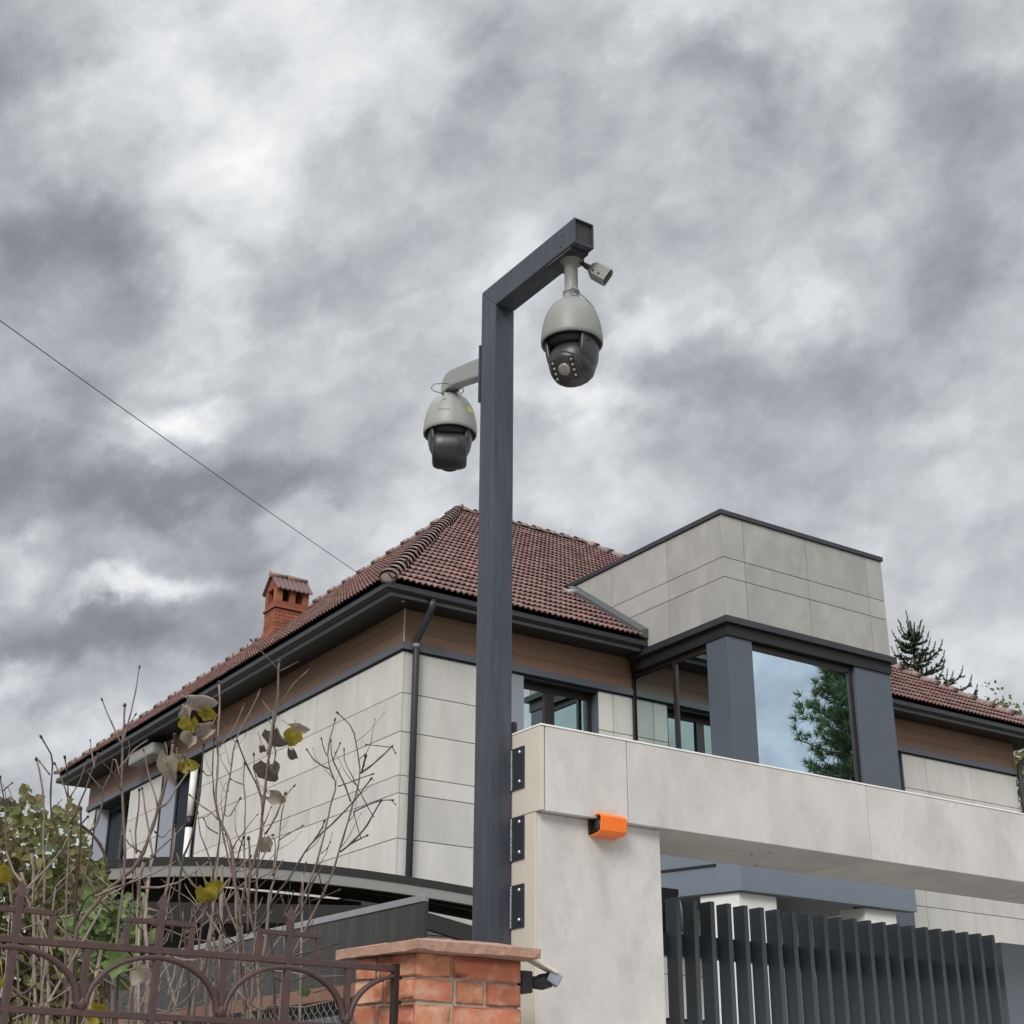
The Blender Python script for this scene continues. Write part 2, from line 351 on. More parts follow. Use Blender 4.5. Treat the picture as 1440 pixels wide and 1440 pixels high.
def part(name, mb, material, parent=None, bevel=0.0, label=None, kind=None):
    off = ROOT[parent.name] if parent is not None else Vector((0, 0, 0))
    o = bpy.data.objects.new(name, mesh_of(name, mb, material, off, bevel)); S.collection.objects.link(o)
    if parent is not None: o.parent = parent
    ROOT[o.name] = off
    return tag(o, label, None, None, kind)
def inst(name, me, parent, matrix):
    o = bpy.data.objects.new(name, me); S.collection.objects.link(o); o.parent = parent
    o.matrix_local = Matrix.Translation(-ROOT[parent.name]) @ matrix; ROOT[o.name] = None; return o
def B(*a): return MB().box(*a)
def copy_tree(o, parent=None):
    c = o.copy(); S.collection.objects.link(c)
    if parent is not None: c.parent = parent
    for ch in list(o.children): copy_tree(ch, c)
    return c

# ================================================================== the ground
g = MB(); nx = 60
def ground_z(x, y):
    t = min(max((y - 4.6) / 7.0, 0), 1); t2 = min(max((45 - y) / 15, 0), 1) if y > 30 else 1
    return 1.3 * t * t * (3 - 2 * t)
xs = [-600, -200, -80] + [-40 + i * 2 for i in range(51)] + [120, 250, 600]; ys = [-600, -200, -60, -20] + [-4 + i * 1.0 for i in range(60)] + [80, 150, 300, 700]
vs = [(x, y, ground_z(x, y)) for y in ys for x in xs]; n_ = len(xs)
g.add(vs, [(j * n_ + i, j * n_ + i + 1, (j + 1) * n_ + i + 1, (j + 1) * n_ + i) for j in range(len(ys) - 1) for i in range(n_ - 1)], True)
mat('soil', (.075, .065, .04), .95, n_scale=.8, n_amt=.3, bump=.3, b_scale=6, stain=(.05, .08, .025), st_scale=.5, st_amt=.9)
mat('asphalt', (.05, .05, .052), .9, n_scale=30, n_amt=.25, bump=.3, b_scale=200)
mat('paving', (.46, .44, .41), .85, n_scale=6, n_amt=.15, bump=.2, b_scale=60)
mat('kerb', (.32, .31, .29), .85, n_scale=9, n_amt=.12)
part('ground', g, 'soil', kind='structure')
part('road', B(-120, 160, -8.0, -1.16, .0, .004), 'asphalt', kind='structure')
part('pavement', B(-120, 160, -1.0, 4.0, -.05, .12), 'paving', kind='structure')  # unseen; made wide so that it bounces more light upward
part('bounce_driveway', B(3.7, 7.1, 4.0045, 14.0, .02, .14), 'paving', kind='structure')  # unseen; added pale to bounce light up under the portal beam
part('kerb', B(-120, 160, -1.16, -1.003, -.05, .13), 'kerb', bevel=.01, kind='structure')

# ================================================================== gate portal
XP = 3.045; YF = 4.40
portal = thing('gate_portal', (XP, YF, 0), 'pale stone clad gate portal with a deep horizontal beam over the slatted gate', 'gateway')
part('pillar', B(XP + .012, 3.632, YF, 4.80, 0, 2.7325), 'portal_stone', portal, bevel=.003)
part('pillar_side_panel', B(XP, XP + .0115, YF + .001, 4.80, 0, 2.7325), 'portal_edge', portal, bevel=.002)
part('pillar', B(7.2, 7.75, YF, 4.80, 0, 2.7325), 'portal_stone', portal, bevel=.003)
part('beam_end_panel', B(XP, XP + .018, 4.366, 4.80, 2.735, 3.052), 'portal_edge', portal, bevel=.002)
jx = [XP + .021, 3.453, 4.772, 6.095, 7.42, 7.75]
for a, b in zip(jx[:-1], jx[1:]):
    part('beam_panel', B(a + .002, b - .002, 4.365, 4.80, 2.734, 3.053), 'portal_stone', portal, bevel=.0025)
part('beam_core', B(XP + .03, 7.7, 4.38, 4.78, 2.75, 3.04), 'backing', portal)
part('beam_coping', B(XP - .002, 7.752, 4.362, 4.804, 3.0535, 3.060), 'white_edge', portal, bevel=.001)
holes = MB()
for (px, py) in ((1057, 1201), (1083, 1199), (1063, 1217)):
    p = atZ(px, py, 2.7335); holes.lathe([(0, 0), (.006, 0), (.006, .002)], p - Vector((0, 0, .001)), (0, 0, 1), 10)
part('fixing_hole', holes, 'backing', portal)
# small black stub light standing on the beam
t = thing('spotlight', (3.085, 4.62, 3.06), 'small ribbed black spotlight standing on the beam beside the camera pole', 'spotlight')
part('body', MB().lathe([(.0, 0), (.022, 0), (.022, .012), (.018, .014), (.022, .017), (.022, .026), (.018, .029), (.022, .032), (.022, .06), (.020, .064), (0, .064)], (3.085, 4.62, 3.06), seg=24), 'cam_black', t)
# orange strobe
t = thing('strobe_light', (3.31, 4.34, 2.66), 'bright orange warning strobe fixed under the portal beam', 'warning light')
x0, x1 = 3.292, 3.418
pr = [(x0, YF, 2.668), (x0, 4.345, 2.674), (x0, 4.330, 2.684), (x0, 4.324, 2.738), (x0, 4.336, 2.750), (x0, YF, 2.750)]
m_ = MB(); n6 = len(pr)
outer0 = [Vector(p) for p in pr]; outer1 = [Vector((x1, p[1] + .004, p[2] * .95 + 2.72 * .05)) for p in pr]
inner0 = [Vector((x0, (p[1] - 4.365) * .86 + 4.365, (p[2] - 2.708) * .84 + 2.708)) for p in pr]; inner1 = [v + Vector((.012, 0, 0)) for v in inner0]
vs = outer1 + outer0 + inner0 + inner1
fs = []
for i in range(n6):
    j = (i + 1) % n6
    for k in range(3): fs.append((k * n6 + i, k * n6 + j, (k + 1) * n6 + j, (k + 1) * n6 + i))
fs.append(tuple(range(n6))[::-1]); m_.add(vs, fs)
part('hood', m_, 'orange', t, bevel=.003)
part('back_plate', B(3.284, 3.40, 4.392, YF - .001, 2.676, 2.742), 'cam_black', t, bevel=.003)
part('socket', MB().add(inner1, [tuple(range(n6))]), 'cam_black', t)
part('lamp', MB().lathe([(.024, 0), (.024, .004), (.014, .010), (0, .012)], (x0 + .018, 4.365, 2.708), (-1, 0, 0), 20), 'cam_dark', t)

# ================================================================== sliding slat gate
YG = 4.75
gate = thing('slat_gate', (5.0, YG, 0), 'dark grey sliding gate of upright metal slats under the portal beam', 'gate')
sl_me = mesh_of('slat', B(-.024, 0, 0, .070, 0, 2.415), 'gate_metal', bevel=.002)
for i in range(31):
    x = 4.018 + i * .0941
    if x > 6.05: break
    inst('slat', sl_me, gate, Matrix.Translation((x, YG, .14)))
    x_last = x
part('rail', B(3.94, 6.7, YG + .0705, YG + .105, 2.33, 2.42), 'gate_metal', gate, bevel=.002)
part('rail', B(3.94, 6.7, YG + .0705, YG + .105, .2, .3), 'gate_metal', gate, bevel=.002)
part('end_panel', B(x_last + .075, 6.95, YG + .03, YG + .075, .14, 2.53), 'gate_panel', gate, bevel=.002)
part('catch_box', B(3.98, 4.14, 4.90, 4.98, 2.42, 2.62), 'cam_black', gate, bevel=.004)
part('catch_lever', MB().tube([(4.145, 4.92, 2.60), (4.155, 4.90, 2.50), (4.15, 4.90, 2.44)], .008), 'bolt', gate)

# ================================================================== porch canopy behind the gate
can = thing('porch_canopy', (5.413, 5.891, 1.2), 'blue grey metal canopy on white square columns behind the slatted gate', 'canopy')
sk = Vector((-.305, .952, 0)).normalized()
c0 = Vector((5.413, 5.891, 0)); c1 = c0 + sk * 1.45; c2 = Vector((6.772, 5.891, 0)) + sk * 1.45; c3 = Vector((6.772, 5.891, 0))
def slabpoly(p, q, r, t_): return [(p.x, p.y), (q.x, q.y), (r.x, r.y), (t_.x, t_.y)]
ex = Vector((1, 0, 0))
part('fascia', MB().prism(slabpoly(c0, c3, c3 + sk * .06, c0 + sk * .06), 2.862, 3.15), 'canopy_metal', can, bevel=.003)
part('fascia', MB().prism(slabpoly(c0 + sk * .0605, c0 + sk * .0605 + ex * .06, c1 + ex * .06, c1), 2.862, 3.15), 'canopy_metal', can, bevel=.003)
part('roof_sheet', MB().prism(slabpoly(c0 + sk * .061 + ex * .061, c3 + sk * .061, c2, c1 + ex * .061), 3.12, 3.149), 'white_render', can)
gz = MB(); q0 = c0 + sk * .15 + Vector((-.003, -.003, 0)); gz.obox(q0 + sk * .6 + Vector((0, 0, 3.01)), sk, (0, 0, 1), (1, 0, 0), .6, .006, .003)
part('groove', gz, 'cam_black', can)
for (xa, xb) in ((5.425, 5.700), (6.385, 6.635)):
    a = Vector((xa, 5.93, 0)); b = Vector((xb, 5.93, 0)); dd = sk * (.24 if xa < 6 else .16)
    part('column', MB().prism([(a.x, a.y), (b.x, b.y), (b.x + dd.x, b.y + dd.y), (a.x + dd.x, a.y + dd.y)], .3, 2.858), 'white_render', can, bevel=.004)

# ================================================================== brick pillar
P0 = Vector((2.394, 4.12)); LD = Vector((-.2706, .9627))
bp_ = thing('brick_pillar', (2.55, 4.2, 0), 'red brick gate pillar with a rough pinkish stone cap at the end of the iron fence', 'pillar')
Lf = P0 + LD * .271
core = [(P0.x + .008, P0.y + .006), (2.785, P0.y + .006), (2.785, 4.385), (Lf.x + .008, 4.385)]
part('mortar_core', MB().prism(core, 0, 2.166), 'mortar', bp_)
rr = random.Random(3)
row = 0; zt = 2.159
while zt > .15:
    z0b, z1b = zt - .0665, zt
    fr = [(0, .128), (.141, .396)] if row % 2 == 0 else [(0, .138), (.153, .255), (.268, .396)]
    sd = [(.002, .165), (.178, .271)] if row % 2 == 0 else [(.002, .135), (.147, .271)]
    for a, b in fr:
        j = lambda: rr.uniform(-.0018, .0018)
        yy = P0.y + rr.uniform(-.0025, .002)
        o = part('brick', B(P0.x + a + j(), P0.x + b + j(), yy, yy + .09, z0b + j(), z1b + j()), 'brick', bp_, bevel=.003)
        if row < 5: rough(o, .0009, 2, row * 7 + int(a * 99))
    for a, b in sd:
        if rr.random() < 2:
            off = rr.uniform(-.002, .002); nrm = Vector((-.9627, -.2706)) * off
            q0, q1 = P0 + LD * a + nrm, P0 + LD * b + nrm; inn = Vector((.9627, .2706)) * .085
            o_b = part('brick', MB().prism([tuple(q0), tuple(q0 + inn), tuple(q1 + inn), tuple(q1)], z0b + .001, z1b - .0005), 'brick', bp_, bevel=.003)
            if row < 5: rough(o_b, .0009, 2, row * 5 + int(a * 77))
    zt -= .0755; row += 1
cp = [(2.355, 4.05), (2.812, 4.03), (2.812, 4.46), (2.285, 4.46)]
cc = Vector((2.56, 4.25)); m_ = MB()
lo = [(x, y, 2.1635) for x, y in cp]; hi = [(x, y, 2.1915) for x, y in cp]; tp = [(cc.x + (x - cc.x) * .62, cc.y + (y - cc.y) * .62, 2.210) for x, y in cp]
# chipped, slightly irregular edges
sub = MB()
def ring_(ps, n=14):
    o = []
    for i in range(4):
        a, b = Vector(ps[i]), Vector(ps[(i + 1) % 4])
        for k in range(n): o.append(a.lerp(b, k / n))
    return o
R0, R1, R2 = ring_(lo), ring_(hi), ring_(tp)
for r_, am in ((R0, .004), (R1, .0018), (R2, .002)):
    for v in r_: v += Vector((rr.uniform(-am, am), rr.uniform(-am, am), rr.uniform(-am, am * .6)))
n_ = len(R0); sub.add(R0 + R1 + R2, [(i, (i + 1) % n_, n_ + (i + 1) % n_, n_ + i) for i in range(n_)] + [(n_ + i, n_ + (i + 1) % n_, 2 * n_ + (i + 1) % n_, 2 * n_ + i) for i in range(n_)] + [tuple(range(n_))[::-1], tuple(range(2 * n_, 3 * n_))])
part('cap', sub, 'cap_stone', bp_)
# motion sensor lamp on the side of the brick pillar
sn = thing('sensor_lamp', (2.79, 4.14, 2.10), 'black wall lamp with tilted pale head on the side of the brick pillar', 'lamp')
def S_(px, py, y=4.14): return atY(px, py, y)
part('base', B(2.791, 2.835, 4.11, 4.17, 2.062, 2.132), 'cam_black', sn, bevel=.006)
part('joint', MB().tube([(2.83, 4.14, 2.10), (2.86, 4.13, 2.098), (2.875, 4.125, 2.10), (2.905, 4.115, 2.108)], [.018, .021, .026, .024], 16), 'cam_black', sn)
hc = Vector((2.915, 4.105, 2.112)); hx = Vector((.75, -.35, -.45)).normalized(); hy = Vector((.45, .89, 0)).normalized(); hz = hx.cross(hy)
part('head', MB().obox(hc, hx, hy, hz, .022, .024, .02), 'jamb_metal', sn, bevel=.006)
part('hood', MB().obox((2.872, 4.11, 2.150), Vector((.86, -.2, -.40)), (.2, .95, 0), Vector((.40, .0, .86)), .050, .026, .006), 'portal_edge', sn, bevel=.003)

# ================================================================== camera pole
pole = thing('camera_pole', (2.99, 4.6, 0), 'tall dark grey square steel pole with an arm reaching forward, welded to the portal side', 'pole')
px0, px1, py0, py1, pz = 2.941, 3.038, 4.549, 4.662, 5.064
ay = 3.966; th = .006; zb_ = 4.947
m_ = MB(); zi = zb_
m_.add([(px0, py0, 0), (px1, py0, 0), (px1, py1, 0), (px0, py1, 0), (px0, py0, zi), (px1, py0, zi), (px1, py1, pz), (px0, py1, pz)],
       [(0, 3, 2, 1), (0, 1, 5, 4), (1, 2, 6, 5), (2, 3, 7, 6), (3, 0, 4, 7), (4, 5, 6, 7)])
part('post', m_, 'pole_paint', pole, bevel=.005)
# the arm is an open square tube, mitred to the post
m_ = MB()
o_ = [(px0, zb_), (px1, zb_), (px1, pz), (px0, pz)]; i_ = [(px0 + th, zb_ + th), (px1 - th, zb_ + th), (px1 - th, pz - th), (px0 + th, pz - th)]
vs = [(x, ay, z) for x, z in o_] + [(x, py0 - .0005 if z < 5 else py1 - .0005, z) for x, z in o_] + [(x, ay, z) for x, z in i_] + [(x, ay + .16, z) for x, z in i_]
fs = []
for k in range(4):
    l = (k + 1) % 4; fs += [(k, 4 + k, 4 + l, l), (k, l, 8 + l, 8 + k), (8 + k, 8 + l, 12 + l, 12 + k)]
fs += [(12, 13, 14, 15), (4, 7, 6, 5)]
m_.add(vs, fs); part('arm', m_, 'pole_paint', pole, bevel=.003)
part('arm_plug', B(px0 + th, px1 - th, ay + .012, ay + .016, zb_ + th, pz - th), 'arm_inside', pole)
for (za, zc) in ((2.836, 2.996), (2.572, 2.732), (2.329, 2.483)):
    pl = part('mounting_plate', B(3.0385, 3.0445, 4.468, 4.575, za, zc), 'plate_paint', pole, bevel=.002)
    w = MB(); z = za + .004
    while z < zc - .004:
        w.lathe([(0, -.005), (.0036, -.002), (.0042, .001), (0, .005)], (3.0385 - .0008, 4.5485 + rr.uniform(-.0012, .0012), z), seg=7); z += rr.uniform(.0055, .0085)
    part('weld', w, 'weld', pl)
    for zz in (za + .026, zc - .022):
        part('bolt', MB().lathe([(.0075, 0), (.0075, .004), (.0045, .007), (0, .008)], (3.0385, 4.493, zz), (-1, 0, 0), 12), 'bolt', pl)
sc_ = MB()
for k in range(70):                        # paint splashes low on the post
    z = 2.2 + abs(rr.gauss(0, .05)); 
    if rr.random() < .4: sc_.lathe([(0, .0003), (rr.uniform(.0008, .002), .0003)], (px0 - .0004, rr.uniform(py0, py1), z), (-1, 0, 0), 6)
    else: sc_.lathe([(0, .0003), (rr.uniform(.0008, .0022), .0003)], (rr.uniform(px0, px1), py0 - .0004, z), (0, -1, 0), 6)
part('paint_splash', sc_, 'weld', pole, kind='stuff')
part('arm_scar', MB().lathe([(0, .0004), (.003, .0004)], (px0 - .0006, 4.05, 5.02), (-1, 0, 0), 8).lathe([(0, .0004), (.0035, .0004)], (px0 - .0006, 4.065, 4.975), (-1, 0, 0), 8), 'cam_black', pole)
part('back_plate', B(px0 - .006, px1 + .004, py1 + .0005, py1 + .010, 4.52, 4.80), 'pole_paint', pole, bevel=.002)

# ------------------------------------------------ dome cameras (built about the centre of the housing rim)
def rot_pts(mb, Mx):
    mb.v = [tuple(Mx @ Vector(v)) for v in mb.v]; return mb
def dome(loc, yaw, pitch, label, shell, sticker):
    t = thing('dome_camera', loc, label, 'security camera', 'dome cameras on the steel pole')
    O = Vector(loc); Z = Matrix.Translation(O) @ Matrix.Rotation(yaw, 4, 'Z')
    hs = part('housing', rot_pts(MB().lathe([(.034, .232), (.036, .198), (.043, .196), (.062, .187), (.082, .168), (.099, .140), (.111, .108), (.119, .072), (.1235, .036), (.125, .012), (.124, -.002), (.1195, -.006), (.1155, .002), (.108, .03), (.03, .045), (.0, .045)], seg=64), Z), shell, t)
    part('rim_shadow_gap', rot_pts(MB().lathe([(.1155, .004), (.113, .0), (.108, .02)], seg=64), Z), 'cam_black', t)
    part('turntable', rot_pts(MB().lathe([(0, .03), (.095, .03), (.1, .0), (.094, -.022), (.05, -.03), (0, -.03)], seg=48), Z), 'cam_black', t)
    for s in (-1, 1):
        e = MB(); prof = []
        # an ear: flattened shell hanging from the turntable on each side of the barrel
        nu, nv = 18, 10
        vs = []; fs = []
        for i in range(nu + 1):
            u = i / nu; z = .0 - u * (.125 if sticker else .150)
            hw = .074 * math.sqrt(max(0, 1 - max(0, (u - .35) / .66) ** 2)) + .002
            rx = .1035 * math.sqrt(max(.05, 1 - (u * .80) ** 2.3))
            for k in range(nv + 1):
                v = -1 + 2 * k / nv
                vs.append((s * (rx - .020 * v * v), v * hw, z))
        base = len(vs)
        for i in range(nu + 1):
            for k in range(nv + 1):
                x, y, z = vs[i * (nv + 1) + k]; vs.append((x - s * .018, y * .93, z))
        q = lambda a, b: a * (nv + 1) + b
        for i in range(nu):
            for k in range(nv):
                fs.append((q(i, k), q(i, k + 1), q(i + 1, k + 1), q(i + 1, k))); fs.append((base + q(i, k), base + q(i + 1, k), base + q(i + 1, k + 1), base + q(i, k + 1)))
        for i in range(nu):
            fs.append((q(i, 0), q(i + 1, 0), base + q(i + 1, 0), base + q(i, 0))); fs.append((q(i, nv), base + q(i, nv), base + q(i + 1, nv), q(i + 1, nv)))
        for k in range(nv): fs.append((q(nu, k), q(nu, k + 1), base + q(nu, k + 1), base + q(nu, k)))
        e.add(vs, fs, True); ear = part('side_arm', rot_pts(e, Z), 'cam_dark', t)
        sc = MB()
        for (yy, zz) in ((-.045, -.028), (.0, -.085)): sc.lathe([(0, .0012), (.004, .001), (.0045, 0)], (s * (.099 if zz > -.05 else .094), yy, zz), (s, 0, -.1), 10)
        part('screw', rot_pts(sc, Z), 'cam_black', ear)
    T = Z @ Matrix.Translation((0, 0, -.090 if not sticker else -.080)) @ Matrix.Rotation(pitch, 4, 'X')      # barrel looks along its own -Y
    br = part('barrel', rot_pts(MB().lathe([(0, -.080), (.066, -.0795), (.080, -.074), (.088, -.058), (.090, -.03), (.090, .03), (.088, .058), (.080, .074), (.066, .0795), (0, .080)] if sticker else [(0, -.086), (.03, -.0845), (.056, -.078), (.074, -.064), (.087, -.040), (.0925, -.014), (.0925, .014), (.087, .040), (.074, .064), (.056, .078), (.03, .0845), (0, .086)], axis=(1, 0, 0), seg=48), T), 'cam_dark', t)
    part('front_window', rot_pts(MB().lathe([(.0, .0955), (.03, .095), (.05, .092), (.064, .085), (.068, .070)], axis=(0, -1, 0), seg=40), T), 'cam_dark', t)
    part('lens', rot_pts(MB().lathe([(.0,   .1000), (.018, .0985), (.0245, .0965), (.0255, .090)], axis=(0, -1, 0), seg=28), T), 'lens', t)
    part('lens_band', rot_pts(MB().box(-.013, .011, -.1010, -.0997, -.011, .013), T), 'cam_shell', t)
    for s in (-1, 1):
        ld = part('led_bar', rot_pts(B(s * .040 - .0095, s * .040 + .0095, -.0955, -.072, -.046, .046), T), 'cam_black', t, bevel=.003)
        for k in range(4):
            part('led', rot_pts(MB().lathe([(0, .003), (.004, .0025), (.0062, 0)], (s * .040, -.0955, -.032 + k * .0215), (0, -1, 0), 12), T), 'led', ld)
    ss = MB()
    for s in (-1, 1): ss.lathe([(0, .001), (.005, .001), (.005, -.004)], (s * .058, .083, .025), (0, 1, .25), 12)
    part('screw', rot_pts(ss, T), 'cam_black', br)
    return t, hs
# right hand camera, hanging from the arm
DR = Vector((3.004, 4.08, 4.545))
fwd = Vector((-1.0, -.53, 0)).normalized(); yaw = math.atan2(fwd.x, -fwd.y)
d1, h1 = dome(DR, yaw, rad(40), 'grey dome camera with lens and lamps facing the street, hanging under the pole arm', 'cam_shell', False)
part('drop_pipe', MB().lathe([(.0345, .225), (.0345, .245), (.029, .252), (.0275, .262), (.0275, .378), (.034, .380), (.034, .388), (.055, .390), (.055, .401)], DR, seg=32), 'cam_shell', d1)
part('mounting_bracket', MB().box(2.945, 3.034, 4.0, 4.17, 4.934, 4.9465).tube([(2.948, 4.2, 4.938), (2.948, 4.05, 4.932), (2.99, 4.01, 4.932), (3.03, 4.03, 4.934)], .004, 6), 'cam_dark', d1)
def P_(px, py, y): return atY(px, py, y)
yw_ = 4.03
part('safety_wire', MB().tube([P_(801, 408, yw_), P_(806, 405, yw_ - .01), P_(812, 409, yw_), P_(811, 415, yw_), P_(806, 417, yw_), P_(801, 411, yw_), P_(808, 411, yw_ - .01), P_(818, 415, yw_), P_(828, 424, yw_ - .005), P_(835, 433, yw_ - .01), P_(838, 439, yw_ + .02)], .0018, 6).lathe([(0, 0), (.007, .002), (.007, .012), (0, .014)], P_(807, 420, yw_), (0, 0, 1), 8), 'wire', d1)
# left hand camera, on a bracket behind the pole
DL = Vector((3.094, 5.16, 4.614))
d2, h2 = dome(DL, rad(180 - 32), rad(8), 'pale grey dome camera seen from behind, on a bracket to the left of the pole', 'cam_shell_light', True)
part('neck', MB().lathe([(.034, .226), (.033, .236), (.031, .25)], DL, seg=32), 'cam_shell_light', d2)
a0 = Vector((2.975, 4.672, 0)); a1 = Vector((DL.x - .002, DL.y + .03, 0)); dr = (a1 - a0); ln = dr.length; dr = dr.normalized(); sd_ = Vector((dr.y, -dr.x, 0)) * .031
prof = [(0, 4.655), (0, 4.748), (ln * .25, 4.80), (ln * .75, 4.895), (ln * .88, 4.912), (ln * .97, 4.905), (ln + .01, 4.88), (ln + .012, 4.835), (ln * .86, 4.822), (ln * .7, 4.80)]
m_ = MB(); n_ = len(prof)
m_.add([a0 + dr * u + sd_ + Vector((0, 0, z)) for u, z in prof] + [a0 + dr * u - sd_ + Vector((0, 0, z)) for u, z in prof],
       [tuple(range(n_)), tuple(range(n_, 2 * n_))[::-1]] + [(i, n_ + i, n_ + (i + 1) % n_, (i + 1) % n_) for i in range(n_)])
part('bracket', m_, 'cam_shell_light', d2, bevel=.008)
yb_ = 5.08
part('safety_wire', MB().tube([P_(640, 542, yb_), P_(625, 539, yb_), P_(611, 540, yb_ - .02), P_(606, 545, yb_ - .03), P_(610, 550, yb_ - .02), P_(618, 552, yb_), P_(623, 554, yb_)], .0019, 6)
     .tube([P_(643, 543, yb_), P_(651, 546, yb_), P_(652, 551, yb_), P_(648, 554, yb_), P_(644, 549, yb_)], .0022, 6).tube([P_(622, 552, yb_), P_(624, 556, yb_)], .005, 6), 'wire', d2)
cl = MB()
for (px, py) in ((628, 549), (640, 543), (642, 549), (668, 533)):
    cl.lathe([(0, 0), (.005, .001), (.005, .012), (0, .013)], P_(px, py, 5.10 if px < 650 else 4.78), (0, -1, 0), 8)
part('bolt', cl, 'cam_black', d2)
# small print and sticker on the housing, following its curve
def on_shell(D, ang, z, up=.0012):
    pr_ = [(.232, .034), (.198, .036), (.187, .062), (.168, .082), (.140, .099), (.108, .111), (.072, .119), (.036, .1235), (.012, .125)]
    for (za, ra), (zb2, rb) in zip(pr_[:-1], pr_[1:]):
        if zb2 <= z <= za:
            r = ra + (rb - ra) * (za - z) / (za - zb2); break
    return D + Vector((math.cos(ang) * (r + up), math.sin(ang) * (r + up), z))
def patch(D, a0_, a1_, z0_, z1_, n=6):
    m = MB(); vs = []
    for i in range(n + 1):
        a = a0_ + (a1_ - a0_) * i / n; vs += [on_shell(D, a, z0_), on_shell(D, a, z1_)]
    return m.add(vs, [(2 * i, 2 * i + 2, 2 * i + 3, 2 * i + 1) for i in range(n)])
va = math.atan2(-DL.y, -DL.x)       # bearing back to the street
pm = MB(); a = va - rad(30)
for k in range(7):
    w = [3.0, 2.2, 3.2, 2.0, 2.8, 2.4, 3.0][k]; q = patch(DL, a, a + rad(w), .070, .077, 2); pm.add(q.v, q.f); a += rad(w + 1.3)
part('small_print', pm, 'print_grey', h2)
part('sticker', patch(DL, va + rad(40), va + rad(58), .078, .108), 'yellow', h2)
# bullet camera beside the arm end
bc = thing('bullet_camera', (3.14, 4.0, 4.93), 'small boxy grey bullet camera beside the end of the pole arm', 'security camera')
cb = atY(843.5, 384, 4.02)
ax_ = (CR * .78 - CU * .50 - CF * .30).normalized(); ay_ = (CR * .50 + CU * .80 + CF * .1); ay_ = (ay_ - ax_ * ay_.dot(ax_)).normalized(); az_ = ax_.cross(ay_)
m_ = MB(); hl, hh, hw = .040, .036, .030
def bl(u, v, w): return cb + ax_ * u + ay_ * v + az_ * w
sec = [(-hh, -hw * .55), (-hh * .7, -hw), (hh * .7, -hw), (hh, -hw * .55), (hh, hw * .55), (hh * .7, hw), (-hh * .7, hw), (-hh, hw * .55)]
rings = [(-hl - .004, .62), (-hl * .62, 1.0), (hl, 1.0)]
vs = [bl(u, v * k, w * k) for u, k in rings for v, w in sec]
fs = [(i * 8 + k, i * 8 + (k + 1) % 8, (i + 1) * 8 + (k + 1) % 8, (i + 1) * 8 + k) for i in range(2) for k in range(8)] + [tuple(range(8))[::-1]]
vs += [bl(hl, v * .86, w * .86) for v, w in sec] + [bl(hl - .012, v * .84, w * .84) for v, w in sec]
fs += [(16 + k, 16 + (k + 1) % 8, 24 + (k + 1) % 8, 24 + k) for k in range(8)] + [(24 + k, 24 + (k + 1) % 8, 32 + (k + 1) % 8, 32 + k) for k in range(8)]
m_.add(vs, fs); bb = part('body', m_, 'cam_shell', bc)
part('front_glass', MB().add([bl(hl - .012, v * .84, w * .84) for v, w in sec], [tuple(range(8))]), 'cam_glass', bc)
sc = MB()
for u in (-.022, .006): sc.lathe([(.004, 0), (.005, .0012), (0, .0016)], bl(u, -.012, -hw) if az_.dot(CF) > 0 else bl(u, -.012, hw), -az_ if az_.dot(CF) > 0 else az_, 10)
part('screw', sc, 'cam_dark', bb)
part('joint', MB().tube([atY(812, 366, 4.08), atY(820, 371, 4.06), atY(826, 375, 4.04), bl(-hl, 0, 0)], [.008, .010, .013, .014], 12), 'cam_dark', bc)

# ================================================================== the house
X0, Y0, ZE = 9.297, 17.141, 9.03
X1, Y1 = 24.15, 32.04
RZ = 14.17; RUN = 5.71; YM = (Y0 + Y1) / 2
XW, YW, XE = 9.907, 17.69, 23.55
YE = 31.45
ZS = 8.864
house = thing('house', (XW, YW, 1.3), 'two storey house with stone cladding, wood band, dark eaves, hipped tile roof and boxy bay', 'house')
H = house
ZB = 1.2
OPEN_L = [(25.10, 27.00, 5.3), (28.83, 30.85, 5.3)]
OPEN_F = [(11.78, 13.45, 6.10), (18.6, 20.36, 6.10)]
def wall_with_openings(axis, c0, c1, a0, a1, z0, z1, openings):
    m = MB(); cur = a0
    segs = []
    for (p, q, zz) in openings:
        segs.append((cur, p, z0, z1)); segs.append((p, q, z0, zz)); cur = q
    segs.append((cur, a1, z0, z1))
    for (p, q, za, zb) in segs:
        if axis == 'x': m.box(p, q, c0, c1, za, zb)
        else: m.box(c0, c1, p, q, za, zb)
    for (p, q, zz) in openings:
        if axis == 'x': m.box(p, q, c0, c1, 8.21, z1)
        else: m.box(c0, c1, p, q, 8.21, z1)
    return m
fw = part('front_wall', wall_with_openings('x', YW + .03, YW + .33, XW + .03, XE - .03, ZB, ZS - .01, OPEN_F), 'backing', H)
lw = part('side_wall', wall_with_openings('y', XW + .03, XW + .33, YW + .331, YE - .03, ZB, ZS - .01, OPEN_L), 'backing', H)
part('side_wall', B(XE - .33, XE - .03, YW + .331, YE - .03, ZB, ZS - .01), 'porcelain', H)
part('back_wall', B(XW + .03, XE - .03, YE - .03, YE, ZB, ZS - .01), 'porcelain', H)
part('upper_floor', B(XW + .34, XE - .34, YW + .34, YE - .04, 5.0, 5.25), 'interior', H)
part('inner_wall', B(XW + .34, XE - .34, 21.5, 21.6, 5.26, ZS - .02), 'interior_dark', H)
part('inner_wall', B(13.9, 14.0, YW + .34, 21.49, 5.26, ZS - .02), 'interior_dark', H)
ZR = [8.215, 7.590, 7.020, 6.390, 6.135, 5.505, 4.88, 4.25, 4.0, 3.37, 2.74, 2.11, 1.5]
pr_ = random.Random(11)
